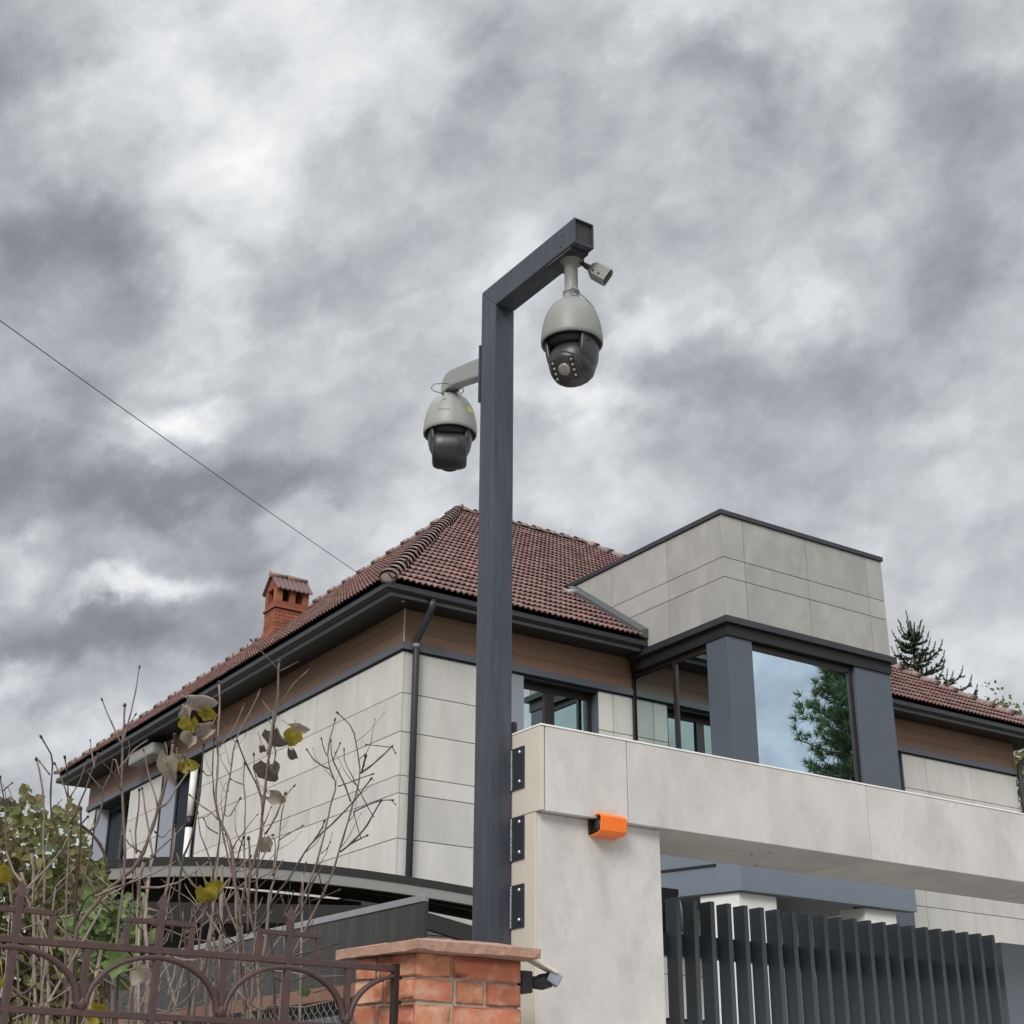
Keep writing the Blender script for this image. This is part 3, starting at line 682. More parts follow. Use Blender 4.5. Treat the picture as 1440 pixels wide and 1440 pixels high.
def front_panels(xs, rows, par=fw):
    for a, b in zip(xs[:-1], xs[1:]):
        for zt, zb in rows:
            e = pr_.uniform(-.0012, .0012)
            part('panel', B(a + .006, b - .006, YW + e, YW + .024 + e, zb + .006, zt - .006), 'porcelain', par)
def side_panels(ys, rows, par=lw):
    for a, b in zip(ys[:-1], ys[1:]):
        for zt, zb in rows:
            e = pr_.uniform(-.0012, .0012)
            part('panel', B(XW + e, XW + .024 + e, a + .006, b - .006, zb + .006, zt - .006), 'porcelain', par)
rows = list(zip(ZR[:-1], ZR[1:]))
up_rows = [r for r in rows if r[1] > 6.0]; low_rows = [r for r in rows if r[1] <= 6.0]
front_panels([XW + .026, 11.25, 11.78], up_rows); front_panels([13.45, 13.74, 14.6], up_rows); front_panels([20.36, 20.97, 22.21, XE - .026], up_rows); front_panels([17.3, 18.6], up_rows)
front_panels([XW + .026, 11.25, 12.1, 13.1, 14.35, 15.6, 16.85, 18.1, 19.35, 20.6, 21.85, XE - .026], [r for r in low_rows if r[1] > 3.3])
side_panels([YW - .002, 19.07, 20.45, 21.84, 23.23, 24.62, 25.10], [r for r in rows if r[1] > 4.8]); side_panels([27.0, 27.95, 28.83], [r for r in rows if r[1] > 4.8]); side_panels([30.85, YE], [r for r in rows if r[1] > 4.8])
# wood band: three courses of planks
wz = [8.345, 8.518, 8.690, 8.862]
for k in range(3):
    x = XW; st = [.0, .9, .45][k]
    cuts = [XW + .016] + [XW + .9 + st + i * 1.85 for i in range(9) if XW + .9 + st + i * 1.85 < XE - .3] + [XE]
    for a, b in zip(cuts[:-1], cuts[1:]): part('plank', B(a + .002, b - .002, YW - .012 + pr_.uniform(-.0015, .0015), YW + .02, wz[k] + .002, wz[k + 1] - .002), 'wood_plank', fw)
    cuts = [YW - .013] + [YW + .8 + st + i * 1.85 for i in range(9) if YW + .8 + st + i * 1.85 < YE - .3] + [YE]
    for a, b in zip(cuts[:-1], cuts[1:]): part('plank', B(XW - .012 + pr_.uniform(-.0015, .0015), XW + .014, a + .002, b - .002, wz[k] + .002, wz[k + 1] - .002), 'wood_plank', lw)
part('corner_trim', B(XW - .016, XW + .006, YW - .018, YW - .012, 8.345, ZS), 'portal_edge', H)
part('band_strip', MB().box(XW - .045, XE, YW - .05, YW + .02, 8.238, 8.343), 'strip_metal', H, bevel=.003)
part('band_strip', MB().box(XW - .045, XW + .02, YW + .021, YE, 8.238, 8.343), 'strip_metal', H, bevel=.003)
part('strip_gap', MB().box(XW - .01, XE - .002, YW - .01, YW + .02, 8.217, 8.237).box(XW - .01, XW + .02, YW + .021, YE - .002, 8.217, 8.237), 'cam_black', H)
# eaves: soffit, fascia and gutter run round the roof
def ring(prof, close=True, rect=(X0, Y0, X1, Y1)):
    xa, ya, xb, yb = rect; m = MB(); n = len(prof); vs = []
    for (sx, sy, cx, cy) in ((-1, -1, xa, ya), (1, -1, xb, ya), (1, 1, xb, yb), (-1, 1, xa, yb)):
        for (o, z) in prof: vs.append((cx + sx * o, cy + sy * o, z))
    fs = []
    for s in range(4):
        for i in range(n):
            j = (i + 1) % n
            fs.append((s * n + i, ((s + 1) % 4) * n + i, ((s + 1) % 4) * n + j, s * n + j))
    return m.add(vs, fs)
part('soffit', ring([(-.14, ZS), (-.66, ZS), (-.66, ZS + .02), (-.14, ZS + .02)]), 'soffit', H)
part('fascia', ring([(-.108, ZS - .004), (-.16, ZS - .004), (-.16, ZS + .165), (-.135, ZS + .165), (-.135, ZS + .045), (-.108, ZS + .035)]), 'jamb_metal', H)
part('fascia_board', ring([(-.128, ZS + .046), (-.134, ZS + .046), (-.134, ZS + .165), (-.128, ZS + .165)]), 'soffit', H)
part('gutter', ring([(.0, 8.995), (-.006, 9.0), (-.010, 8.995), (-.008, 8.925), (-.03, 8.905), (-.115, 8.905), (-.115, 8.99), (-.125, 8.99), (-.125, 8.895), (-.025, 8.893), (.001, 8.918)]), 'gutter_metal', H)
# downpipes
def downpipe(xg, xw, y, zlow):
    yo = Y0 + .07; yw = YW - .075
    return MB().tube([(xg, yo, 8.90), (xg, yo, 8.80), (xg, yo + .01, 8.76), (xw, yw - .02, 8.40), (xw, yw, 8.34), (xw, yw, 8.2), (xw, yw, zlow)], [.055, .055, .053, .05, .05, .05, .05], 14)
part('downpipe', downpipe(10.09, 10.08, 0, 2.0), 'dark_metal', H)
part('downpipe', MB().tube([(23.75, 17.30, 8.9), (23.75, 17.30, 8.72), (23.58, 17.62, 8.42), (23.58, 17.62, 8.2), (23.58, 17.62, 2)], .05, 14), 'dark_metal', H)
part('pipe_collar', MB().lathe([(.056, 0), (.056, .06)], (10.08, YW - .075, 8.27), seg=16), 'jamb_metal', H)
part('soffit_light', MB().lathe([(.0, -.012), (.025, -.010), (.03, 0)], (9.72, 17.42, ZS - .001), seg=16), 'bolt', H)
part('wall_box', MB().box(9.50, 9.84, 26.7, 28.0, 8.50, 8.74), 'cam_shell_light', H, bevel=.05, label='pale rounded box under the side eaves')

# windows --------------------------------------------------------------------
def window_front(xa, xb, zb, zt, depth, mull):
    yf = YW + depth
    f = MB(); w = .075
    f.box(xa, xb, yf, yf + .06, zt - .13, zt); f.box(xa, xb, yf, yf + .06, zb, zb + w)
    f.box(xa, xa + w, yf, yf + .06, zb + w, zt - .13); f.box(xb - w, xb, yf, yf + .06, zb + w, zt - .13)
    for mx in mull: f.box(mx - .085, mx + .085, yf - .012, yf + .055, zb + w, zt - .13)
    w_ = part('window', f, 'window_brown', H, bevel=.004)
    xs_ = [xa + w] + [v for mx in mull for v in (mx - .085, mx + .085)] + [xb - w]
    for i in range(0, len(xs_), 2):
        part('pane', B(xs_[i], xs_[i + 1], yf + .025, yf + .035, zb + w, zt - .13), 'side_glass', w_)
    part('jamb', B(xb, xb + .006, YW + .002, yf + .06, zb, zt), 'bay_metal', w_)
    part('jamb', B(xa - .006, xa, YW + .002, yf + .06, zb, zt), 'bay_metal', w_)
    part('window_head', B(xa, xb, YW + .012, yf, zt - .03, zt), 'cam_black', w_)
    part('sill', B(xa, xb, YW - .03, yf + .06, zb - .03, zb - .001), 'dark_metal', w_)
window_front(12.03, 13.44, 6.13, 8.21, .17, [12.62])
part('shutter_panel', B(11.79, 12.02, YW - .01, YW + .03, 6.14, 8.205), 'jamb_metal', H)
window_front(18.62, 20.34, 6.13, 8.21, .45, [19.4])
def window_side(ya, yb, zb, zt):
    xf = XW + .26; w = .075; f = MB()
    f.box(xf, xf + .06, ya, yb, zt - .08, zt); f.box(xf, xf + .06, ya, yb, zb, zb + w); f.box(xf, xf + .06, ya, ya + w, zb + w, zt - .08); f.box(xf, xf + .06, yb - w, yb, zb + w, zt - .08)
    ym = (ya + yb) / 2; f.box(xf - .01, xf + .05, ym - .07, ym + .07, zb + w, zt - .08)
    w_ = part('window', f, 'dark_metal', H, bevel=.004)
    part('pane', B(xf + .025, xf + .035, ya + w, ym - .07, zb + w, zt - .08), 'dark_glass', w_); part('pane', B(xf + .025, xf + .035, ym + .07, yb - w, zb + w, zt - .08), 'dark_glass', w_)
    part('jamb', B(XW + .002, xf + .06, yb - .008, yb, zb, zt), 'jamb_pale', w_)
    part('jamb', B(XW + .002, xf + .06, ya, ya + .008, zb, zt), 'dark_metal', w_)
    part('sill', B(XW - .03, xf + .06, ya, yb, zb - .03, zb - .001), 'dark_metal', w_)
    part('edge_strip', B(XW - .02, XW + .001, yb, yb + .05, zb, zt), 'cam_black', w_)
    return w_
window_side(25.12, 26.98, 5.31, 8.21)
window_side(28.85, 30.83, 5.31, 8.21)
part('balcony_glass', B(XW - .32, XW - .30, 28.4, 31.2, 5.3, 6.35), 'pale_sheet', H)
part('window_trim', MB().tube([(XW - .03, 25.35, 8.0), (XW - .03, 25.35, 7.1)], .07, 14).tube([(XW - .03, 25.35, 6.9), (XW - .03, 25.35, 5.0)], .07, 14), 'white_edge', H)
part('window_trim', MB().tube([(XW - .03, 25.35, 7.1), (XW - .03, 25.35, 6.9)], .075, 14), 'cam_black', H)

# the boxy bay ----------------------------------------------------------------
BX0, BX1, BY, BZ0, BZ1 = 14.05, 17.56, 15.285, 8.885, 10.55
bay = part('bay_upper', MB().box(BX0 + .03, BX1 - .03, BY + .03, 19.6, BZ0, BZ1 - .003), 'backing', H)
zr = [BZ1, 9.845, 9.522, BZ0 + .002]
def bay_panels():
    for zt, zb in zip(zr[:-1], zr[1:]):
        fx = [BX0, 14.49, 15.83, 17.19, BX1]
        for a, b in zip(fx[:-1], fx[1:]): part('panel', B(a + (.006 if a > BX0 else .0005), b - (.006 if b < BX1 else .0005), BY, BY + .024, zb + .006, zt - .006), 'bay_stone_dimmed', bay)
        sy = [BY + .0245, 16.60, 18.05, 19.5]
        for a, b in zip(sy[:-1], sy[1:]): part('panel', B(BX0, BX0 + .024, a + .006, b - .006, zb + .006, zt - .006), 'bay_stone_dimmed', bay); part('panel', B(BX1 - .024, BX1, a + .006, b - .006, zb + .006, zt - .006), 'bay_stone_dimmed', bay)
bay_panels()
part('bay_coping', B(BX0 - .03, BX1 + .03, BY - .03, 19.75, BZ1 + .001, BZ1 + .075), 'dark_metal', H, bevel=.004)
part('bay_trim', MB().box(BX0 - .07, BX1 + .07, BY - .07, 17.60, 8.775, 8.880), 'gutter_metal', H, bevel=.006)
part('bay_trim_shade', MB().box(BX0 + .0, BX1 - .0, BY + .0, 17.60, 8.60, 8.774), 'cam_black', H)  # recess head coloured black to carry the shadow below the trim
part('bay_column', MB().box(BX0 + .02, 14.56, BY + .03, 15.79, 4.0, 8.599), 'bay_metal', H, bevel=.006)
part('bay_column', MB().box(16.74, BX1 - .02, BY + .03, 15.79, 4.0, 8.599), 'bay_metal', H, bevel=.006)
part('bay_floor', B(BX0 + .02, BX1 - .02, BY + .05, YW, 5.0, 5.3), 'bay_metal', H)
fr_ = MB(); xm = 16.66
fr_.box(xm, 16.739, BY + .10, BY + .18, 5.31, 8.595).box(14.561, xm, BY + .10, BY + .18, 8.50, 8.595).box(14.561, xm, BY + .10, BY + .18, 5.31, 5.40)
wf = part('bay_window', fr_, 'window_brown', H, bevel=.004)
part('pane', B(14.562, xm - .001, BY + .13, BY + .14, 5.40, 8.50), 'tint_glass', wf)
fs_ = MB(); ymul = 16.62
fs_.box(BX0 + .07, BX0 + .14, ymul - .035, ymul + .035, 5.31, 8.595).box(BX0 + .07, BX0 + .14, 17.63, 17.68, 5.31, 8.595).box(BX0 + .07, BX0 + .14, 15.80, ymul - .035, 8.50, 8.595).box(BX0 + .07, BX0 + .14, ymul + .035, 17.6, 8.53, 8.595).box(BX0 + .07, BX0 + .14, 15.8, ymul - .035, 5.31, 5.38).box(BX0 + .07, BX0 + .14, ymul + .035, 17.6, 5.31, 5.38)
wsd = part('bay_window', fs_, 'window_brown', H, bevel=.004)
part('pane', B(BX0 + .10, BX0 + .11, 15.80, ymul - .036, 5.38, 8.50), 'side_glass', wsd)
part('pane', B(BX0 + .10, BX0 + .11, ymul + .036, 17.599, 5.38, 8.50), 'side_glass', wsd)
part('bay_ceiling', B(BX0 + .15, BX1 - .1, BY + .2, 17.66, 8.50, 8.59), 'interior', H)
part('bay_side_wall', B(BX1 - .12, BX1 - .021, 15.80, YW, 5.31, 8.59), 'interior', H)

# roof -------------------------------------------------------------------------
RS = (RZ - ZE) / (YM - Y0); RL = (RZ - ZE) / RUN
A = (X0 + RUN, YM, RZ); Bp = (X1 - RUN, YM, RZ)
roof = part('roof', MB().add([(X0 + .04, Y0 + .04, ZE - .032), (X1 - .04, Y0 + .04, ZE - .032), (X1 - .04, Y1 - .04, ZE - .032), (X0 + .04, Y1 - .04, ZE - .032), (A[0], A[1], RZ - .05), (Bp[0], Bp[1], RZ - .05)],
    [(0, 1, 5, 4), (1, 2, 5), (2, 3, 4, 5), (3, 0, 4), (3, 2, 1, 0)]), 'roof_under', H)
TW, TE = .200, .337
def tile_mesh():
    n = 12; vs = []; fs = []
    hgt = lambda u: .036 * (abs(math.cos(math.pi * 2 * u)) ** 1.0 if False else (.5 + .5 * math.cos(4 * math.pi * u)) ** .8)
    for (y, lift, th_) in ((0.0, .058, 0), (TE + .05, .010, 0)):
        for i in range(n + 1):
            u = i / n; vs.append(((u - .5) * TW * 1.01, y, lift + hgt(u)))
    for i in range(n + 1):
        u = i / n; vs.append(((u - .5) * TW * 1.01, .004, .058 + hgt(u) - .016 - .15 * hgt(u)))
    for i in range(n):
        fs.append((i, i + 1, n + 2 + i, n + 1 + i)); fs.append((2 * n + 2 + i, 2 * n + 3 + i, i + 1, i))
    m = MB(); m.add(vs, fs, True); m.sm = [True, False] * n; return m
tmb = tile_mesh(); tile_me = mesh_of('tile', tmb, 'roof_tile')
tv = np.array(tmb.v); tf = tmb.f
spots = []
def plane_tiles(kind):
    if kind == 'front': o = Vector((X0, Y0 - .0, ZE - .012)); u = Vector((1, 0, 0)); s = Vector((0, 1, RS)).normalized(); width = X1 - X0; run = YM - Y0; hip = RUN
    elif kind == 'left': o = Vector((X0, Y1, ZE - .012)); u = Vector((0, -1, 0)); s = Vector((1, 0, RL)).normalized(); width = Y1 - Y0; run = RUN; hip = YM - Y0
    elif kind == 'right': o = Vector((X1, Y0, ZE - .012)); u = Vector((0, 1, 0)); s = Vector((-1, 0, RL)).normalized(); width = Y1 - Y0; run = RUN; hip = YM - Y0
    n = u.cross(s).normalized(); slope_len = run * math.sqrt(1 + (RS if kind == 'front' else RL) ** 2)
    nr = int(slope_len / TE)
    for r in range(nr + 1):
        t = r * TE / slope_len
        if t > .985: break
        lo_, hi_ = hip * t, width - hip * t
        tm = min(1, (r + .6) * TE / slope_len); lo2, hi2 = hip * tm, width - hip * tm
        c = TW / 2
        while c < width:
            if c > lo_ + .02 and c < hi_ - .02 and c > lo2 - .06 and c < hi2 + .06:
                p = o + u * c + s * (r * TE - .03)
                if not (kind == 'front' and BX0 - .13 < p.x < BX1 + .05 and p.y < 19.1) and not (kind == 'front' and BX0 + .1 < p.x < BX1 - .1 and p.y < 19.5):
                    spots.append((kind, p, u, s, n))
            c += TW
for k in ('front', 'left', 'right'): plane_tiles(k)
def dist_key(sp):
    k, p, *_ = sp
    hidden = 0
    if k == 'right': hidden = 50
    if k == 'left': hidden = 12
    if k == 'front' and p.x > BX0 and p.x < 21.6 and (p.y < 19.9 or p.x > 15.5): hidden = 60
    return (p - CAM).length + hidden
spots.sort(key=dist_key)
jr = random.Random(5)
def tmat(sp):
    k, p, u, s, n = sp
    R3 = Matrix((u, s, n)).transposed().to_4x4(); R3.translation = p + n * jr.uniform(-.002, .004); return R3 @ Matrix.Rotation(jr.gauss(0, .006), 4, 'Z') @ Matrix.Rotation(jr.gauss(0, .006), 4, 'X')
for sp in spots[:290]: inst('tile', tile_me, roof, tmat(sp))
mbs = MB(); nv = len(tv)
vs_all = []; fs_all = []
for q, sp in enumerate(spots[290:]):
    Mx = np.array(tmat(sp)); vv = tv @ Mx[:3, :3].T + Mx[:3, 3]
    vs_all.append(vv); fs_all += [tuple(i + q * nv for i in f) for f in tf]
mbs.v = [tuple(v) for v in np.concatenate(vs_all)]; mbs.f = fs_all; mbs.sm = [True, False] * (len(fs_all) // 2)
leafish = MATS['roof_tile'].copy(); leafish.name = 'roof_tile_joined'; MATS['roof_tile_joined'] = leafish
tt = leafish.node_tree       # joined tiles vary tile by tile like the single ones
gi = N(tt, 'ShaderNodeNewGeometry')
for n in tt.nodes:
    if n.type == 'OBJECT_INFO':
        for l in list(n.outputs['Random'].links): tt.links.new(gi.outputs['Random Per Island'], l.to_socket)
part('tile_field', mbs, 'roof_tile_joined', roof, kind='stuff')
# ridge tiles
def half_pipe():
    m = MB(); n = 10; L = .43; prof = [(0, .142), (.19, .137), (.20, .112), (L, .102)]; vs = []
    for (y, r) in prof:
        for k in range(n + 1):
            a = math.pi * k / n; vs.append((math.cos(a) * r, y, math.sin(a) * r * .9 - .02))
    o = len(vs)
    for k in range(n + 1):
        a = math.pi * k / n; vs.append((math.cos(a) * .118, .10, math.sin(a) * .118 * .9 - .03))
    fs = [(i * (n + 1) + k, i * (n + 1) + k + 1, (i + 1) * (n + 1) + k + 1, (i + 1) * (n + 1) + k) for i in range(3) for k in range(n)] + [(k + 1, k, o + k, o + k + 1) for k in range(n)]
    return m.add(vs, fs, True)
ridge_me = mesh_of('ridge_tile', half_pipe(), 'ridge_tile'); ridge_me.materials.append(MATS['roof_under'])
for p_ in list(ridge_me.polygons)[-10:] + list(ridge_me.polygons)[10:20]: p_.material_index = 1  # front openings and collar steps painted dark for the shade in them
def ridge_line(a, b, expo=.385):
    a, b = Vector(a), Vector(b); d = b - a; L = d.length; d.normalize(); x = d.cross(Vector((0, 0, 1))).normalized(); z = x.cross(d)
    k = 0
    while k * expo < L - .1:
        p = a + d * (k * expo); R3 = Matrix((x, d, z)).transposed().to_4x4(); R3.translation = p + z * (.045 + jr.uniform(-.004, .004)); inst('ridge_tile', ridge_me, roof, R3 @ Matrix.Rotation(jr.gauss(0, .008), 4, 'Z')); k += 1
ridge_line((X0 + .03, Y0 + .03, ZE), A); ridge_line((X0 + .03, Y1 - .03, ZE), A); ridge_line((X1 - .03, Y0 + .03, ZE), Bp); ridge_line(A, Bp)
part('hip_end', MB().lathe([(0, .02), (.08, .012), (.135, -.01)], (X0 + .02, Y0 + .02, ZE + .055), (-.6, -.8, 0), 20), 'ridge_tile', roof)
# flashing where the roof meets the bay
zf = lambda y: ZE + (y - Y0) * RS
ya_, yb2 = Y0 - .02, 19.05
part('flashing', MB().extrude([(BX0 - .17, ya_, zf(ya_) + .03), (BX0 - .002, ya_, zf(ya_) + .03), (BX0 - .002, ya_, zf(ya_) + .19), (BX0 - .17, ya_, zf(ya_) + .14)], (0, yb2 - ya_, (yb2 - ya_) * RS)), 'flashing', roof)
wl_ = thing('wall_light', (BX0 - .12, 19.1, 10.5), 'small white tube light on the roof at the tip of the bay coping', 'lamp')
p = atY(803, 832, 18.9)
part('tube', MB().tube([p + Vector((-.09, .02, -.03)), p + Vector((.0, .0, -.01)), p + Vector((.11, -.02, .0))], [.05, .055, .05], 14), 'cam_shell_light', wl_)
part('cap', MB().lathe([(.0, 0), (.062, .0), (.062, .02), (0, .025)], p + Vector((-.09, .02, -.03)), (-1, .2, -.25), 14), 'cam_shell', wl_)

# chimney ------------------------------------------------------------------------
cx0, cx1, cy0, cy1 = 11.40, 12.13, 25.70, 26.22
chim = part('chimney', MB().box(cx0 + .012, cx1 - .012, cy0 + .012, cy1 - .012, 10.2, 11.60), 'chimney_mortar', H)
cr_ = random.Random(9)
def chimney_row(z, h, x0_, x1_, y0_, y1_, odd, gaps=()):
    # front and left faces, brick by brick
    L = .215
    x = x0_ - (L / 2 if odd else 0)
    while x < x1_ - .02:
        a, b = max(x, x0_), min(x + L - .008, x1_)
        if b - a > .03: part('brick', B(a, b, y0_, y0_ + .09, z, z + h - .008), 'chimney_brick', chim)
        x += L
    y = y0_ + (.0 if odd else L / 2 * .9)
    if not odd: part('brick', B(x0_, x0_ + .09, y0_ + .091, y0_ + L / 2 * .9 - .006, z, z + h - .008), 'chimney_brick', chim) if L / 2 * .9 - .1 > .02 else None
    y = y0_ + .091
    while y < y1_ - .03:
        b = min(y + (L if odd else L * .6) - .006, y1_)
        part('brick', B(x0_, x0_ + .09, y, b, z, z + h - .008), 'chimney_brick', chim); y = b + .006; odd = not odd
z = 10.55; k = 0
while z < 11.56:
    chimney_row(z, .073, cx0, cx1, cy0, cy1, k % 2); z += .073; k += 1
part('belt', B(cx0 - .03, cx1 + .03, cy0 - .03, cy1 + .03, 11.585, 11.625), 'chimney_brick', chim)
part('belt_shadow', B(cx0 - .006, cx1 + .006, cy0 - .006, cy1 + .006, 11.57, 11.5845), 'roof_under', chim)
for (a, b) in ((0, .14), (.31, .43), (.60, .73)):
    part('pier', B(cx0 + a, cx0 + b, cy0, cy0 + .13, 11.74, 12.02), 'chimney_brick', chim); part('pier', B(cx0 + a, cx0 + b, cy1 - .13, cy1, 11.74, 12.02), 'chimney_brick', chim)
part('parapet', MB().box(cx0, cx1, cy0, cy0 + .11, 11.626, 11.739).box(cx0, cx1, cy1 - .11, cy1, 11.626, 11.739).box(cx0, cx0 + .11, cy0 + .111, cy1 - .111, 11.626, 11.739).box(cx1 - .11, cx1, cy0 + .111, cy1 - .111, 11.626, 11.739), 'chimney_brick', chim)
ymid = (cy0 + cy1) / 2
part('gable', MB().extrude([(cx0, cy0 + .02, 12.021), (cx0, cy1 - .02, 12.021), (cx0, ymid, 12.30)], (.10, 0, 0)), 'chimney_brick', chim)
part('gable', MB().extrude([(cx1 - .1, cy0 + .02, 12.021), (cx1 - .1, cy1 - .02, 12.021), (cx1 - .1, ymid, 12.30)], (.10, 0, 0)), 'chimney_brick', chim)
part('flue', B(cx0 + .2, cx1 - .2, cy0 + .16, cy1 - .16, 11.3, 11.95), 'roof_under', chim)
for s in (0, 1):
    m_ = MB(); n = 40; vs = []
    ys_, zs_ = (cy0 - .07, 11.985) if s == 0 else (cy1 + .07, 11.985)
    for i in range(n + 1):
        x = cx0 - .05 + (cx1 - cx0 + .10) * i / n; w_ = .014 * math.cos(2 * math.pi * i / n * 8)
        vs += [(x, ys_, zs_ + w_ + .015), (x, ymid, 12.345 + w_ + .015), (x, ys_, zs_ + w_ - .01)]
    fs = []
    for i in range(n):
        a = 3 * i
        f1 = (a, a + 3, a + 4, a + 1); f2 = (a + 2, a + 5, a + 3, a)
        fs += [f1, f2]
    m_.add(vs, fs, False); part('cap_tile', m_, 'cap_tile', chim)
part('cap_ridge', MB().tube([(cx0 - .06, ymid, 12.36), (cx0 + .32, ymid, 12.36)], [.065, .05], 12).tube([(cx0 + .33, ymid, 12.365), (cx1 + .06, ymid, 12.36)], [.065, .05], 12), 'ridge_tile', chim)

# ================================================================== overhead cable
ra = Vector((13.08, 25.35, 12.55)); E_ = Vector((3.447, 17.0, 11.281)); en = ra + (E_ - ra) * 1.30
pts = []
for i in range(25):
    u = i / 24; q = ra.lerp(en, u); q.z -= .05 * 4 * u * (1 - u); pts.append(q)
tag(part('overhead_cable', MB().tube(pts, .0075, 6), 'cable'), 'thin black overhead cable running down to the tiled roof', 'cable')
up = thing('utility_pole', (en.x, en.y, 1.2), 'wooden utility pole carrying the overhead cable', 'pole')
part('post', MB().tube([(en.x, en.y, 1.0), (en.x, en.y, en.z + .5)], [.13, .09], 12), 'bark_mid', up)
part('insulator', MB().tube([(en.x, en.y, en.z), (en.x + .15, en.y + .1, en.z)], .03, 8), 'white_edge', up)

# ================================================================== carport
YC = 16.2
cpt = thing('carport', (8.0, YC, 1.3), 'arched dark carport roof beside the house behind the bare shrubs', 'carport')
arch = [(4.9, 4.36), (5.384, 4.496), (5.999, 4.592), (6.644, 4.659), (7.366, 4.698), (8.027, 4.711), (8.6, 4.708), (9.119, 4.695), (9.7, 4.672), (10.207, 4.645), (10.9, 4.59), (11.6, 4.50)]
def arch_strip(d0, d1, ya, yb):
    m = MB(); n = len(arch); vs = []
    for (x, z) in arch: vs += [(x, ya, z - d0), (x, ya, z - d1), (x, yb, z - d0), (x, yb, z - d1)]
    fs = []
    for i in range(n - 1):
        a, b = 4 * i, 4 * i + 4; fs += [(a, a + 1, b + 1, b), (a + 2, b + 2, b + 3, a + 3), (a, b, b + 2, a + 2), (a + 1, a + 3, b + 3, b + 1)]
    fs += [(0, 2, 3, 1), (4 * n - 4, 4 * n - 3, 4 * n - 1, 4 * n - 2)]
    return m.add(vs, fs, False)
part('roof_sheet', arch_strip(0, .012, YC, YC + 1.3), 'carport_dark', cpt)
part('edge_flashing', arch_strip(-.02, .075, YC - .03, YC - .001), 'carport_dark', cpt)
part('arch_beam', arch_strip(.076, .20, YC - .02, YC + .05), 'arch_trim', cpt)
for yy in (YC + .55, YC + 1.1): part('arch_beam', arch_strip(.03, .14, yy, yy + .05), 'carport_dark', cpt)
for xx in (5.3, 9.33, 11.5): part('post', B(xx, xx + .13, YC, YC + .12, 1.2, 4.45), 'carport_dark', cpt)
part('tie_beam', MB().extrude([(5.0, YC + .06, 3.80), (9.3, YC + .06, 4.16), (11.6, YC + .06, 3.75), (11.6, YC + .06, 3.98), (9.3, YC + .06, 4.36), (5.0, YC + .06, 4.05)], (0, .08, 0)), 'carport_dark', cpt)
part('shade_sheet', B(5.0, 9.25, YC + 1.2, YC + 1.23, 1.2, 4.55), 'carport_dark', cpt)  # added dark sheet in place of the shaded depth under the arch
part('cross_rail', B(5.0, 9.3, YC + .2, YC + .26, 3.35, 3.45), 'dark_metal', cpt)
part('tie_beam', B(9.5, 11.6, YC + .2, YC + .28, 3.25, 3.52), 'carport_dark', cpt)

# ================================================================== dark boundary screen with chain link
n0 = Vector((3.546, 6.035, 0)); n1 = Vector((3.28, 11.0, 0)); dv = (n1 - n0).normalized(); nv_ = Vector((dv.y, -dv.x, 0)); Ls = (n1 - n0).length
scr = thing('boundary_screen', n0, 'dark smoked boundary screen with pale top trim above a chain link fence', 'fence')
PZ = 2.686
def along(u, z, w=0): return n0 + dv * u + nv_ * w + Vector((0, 0, z))
def bar(u0, u1, z0, z1, w0, w1):
    m = MB(); return m.add([along(u0, z0, w0), along(u1, z0, w0), along(u1, z0, w1), along(u0, z0, w1), along(u0, z1, w0), along(u1, z1, w0), along(u1, z1, w1), along(u0, z1, w1)],
                           [(0, 3, 2, 1), (4, 5, 6, 7), (0, 1, 5, 4), (1, 2, 6, 5), (2, 3, 7, 6), (3, 0, 4, 7)])
us = [0, 1.25, 2.5, 3.75, Ls]
for a, b in zip(us[:-1], us[1:]): part('panel', bar(a + .002, b - .002, 2.335, PZ - .03, -.006, .006), 'smoked_panel', scr)
part('top_trim', bar(-.01, Ls, PZ - .032, PZ, -.013, .013), 'alu_trim', scr, bevel=.002)
part('end_trim', bar(-.014, -.0005, 2.335, PZ - .033, -.010, .010), 'dark_metal', scr)
part('rail', bar(-.02, Ls, 2.265, 2.333, -.022, .022), 'rail_brown', scr, bevel=.003)
for u in (.3, 2.8, Ls - .2): part('post', bar(u, u + .06, 0.2, 2.264, .0, .05), 'dark_metal', scr)
cm = MB(); s_ = .062; u = -2.2
while u < Ls:
    for sg in (1, -1):
        pts = []
        z = 2.262; uu = u; w = 0
        pts2 = [along(min(max(uu + sg * k * s_ / 2, 0), Ls), 2.262 - k * s_ / 2, -.012 + (.004 if k % 2 else -.004) * sg) for k in range(0, 30) if 0 <= uu + sg * k * s_ / 2 <= Ls]
        if len(pts2) > 2: cm.tube(pts2, .0022, 4, caps=False)
    u += s_
part('wire_mesh', cm, 'mesh_wire', scr, kind='stuff')
ps = thing('corrugated_sheet', (3.9, 7.3, 1.2), 'pale blue corrugated sheet leaning behind the chain link fence', 'sheet')
m_ = MB(); vs = []
for i in range(61):
    uu = i / 60 * 2.0; w = .02 * math.cos(i * 2.1); vs += [(3.62 + w, 6.6 + uu, 1.2), (3.68 + w, 6.6 + uu, 2.22)]
m_.add(vs, [(2 * i, 2 * i + 2, 2 * i + 3, 2 * i + 1) for i in range(60)]); part('sheet', m_, 'pale_sheet', ps)

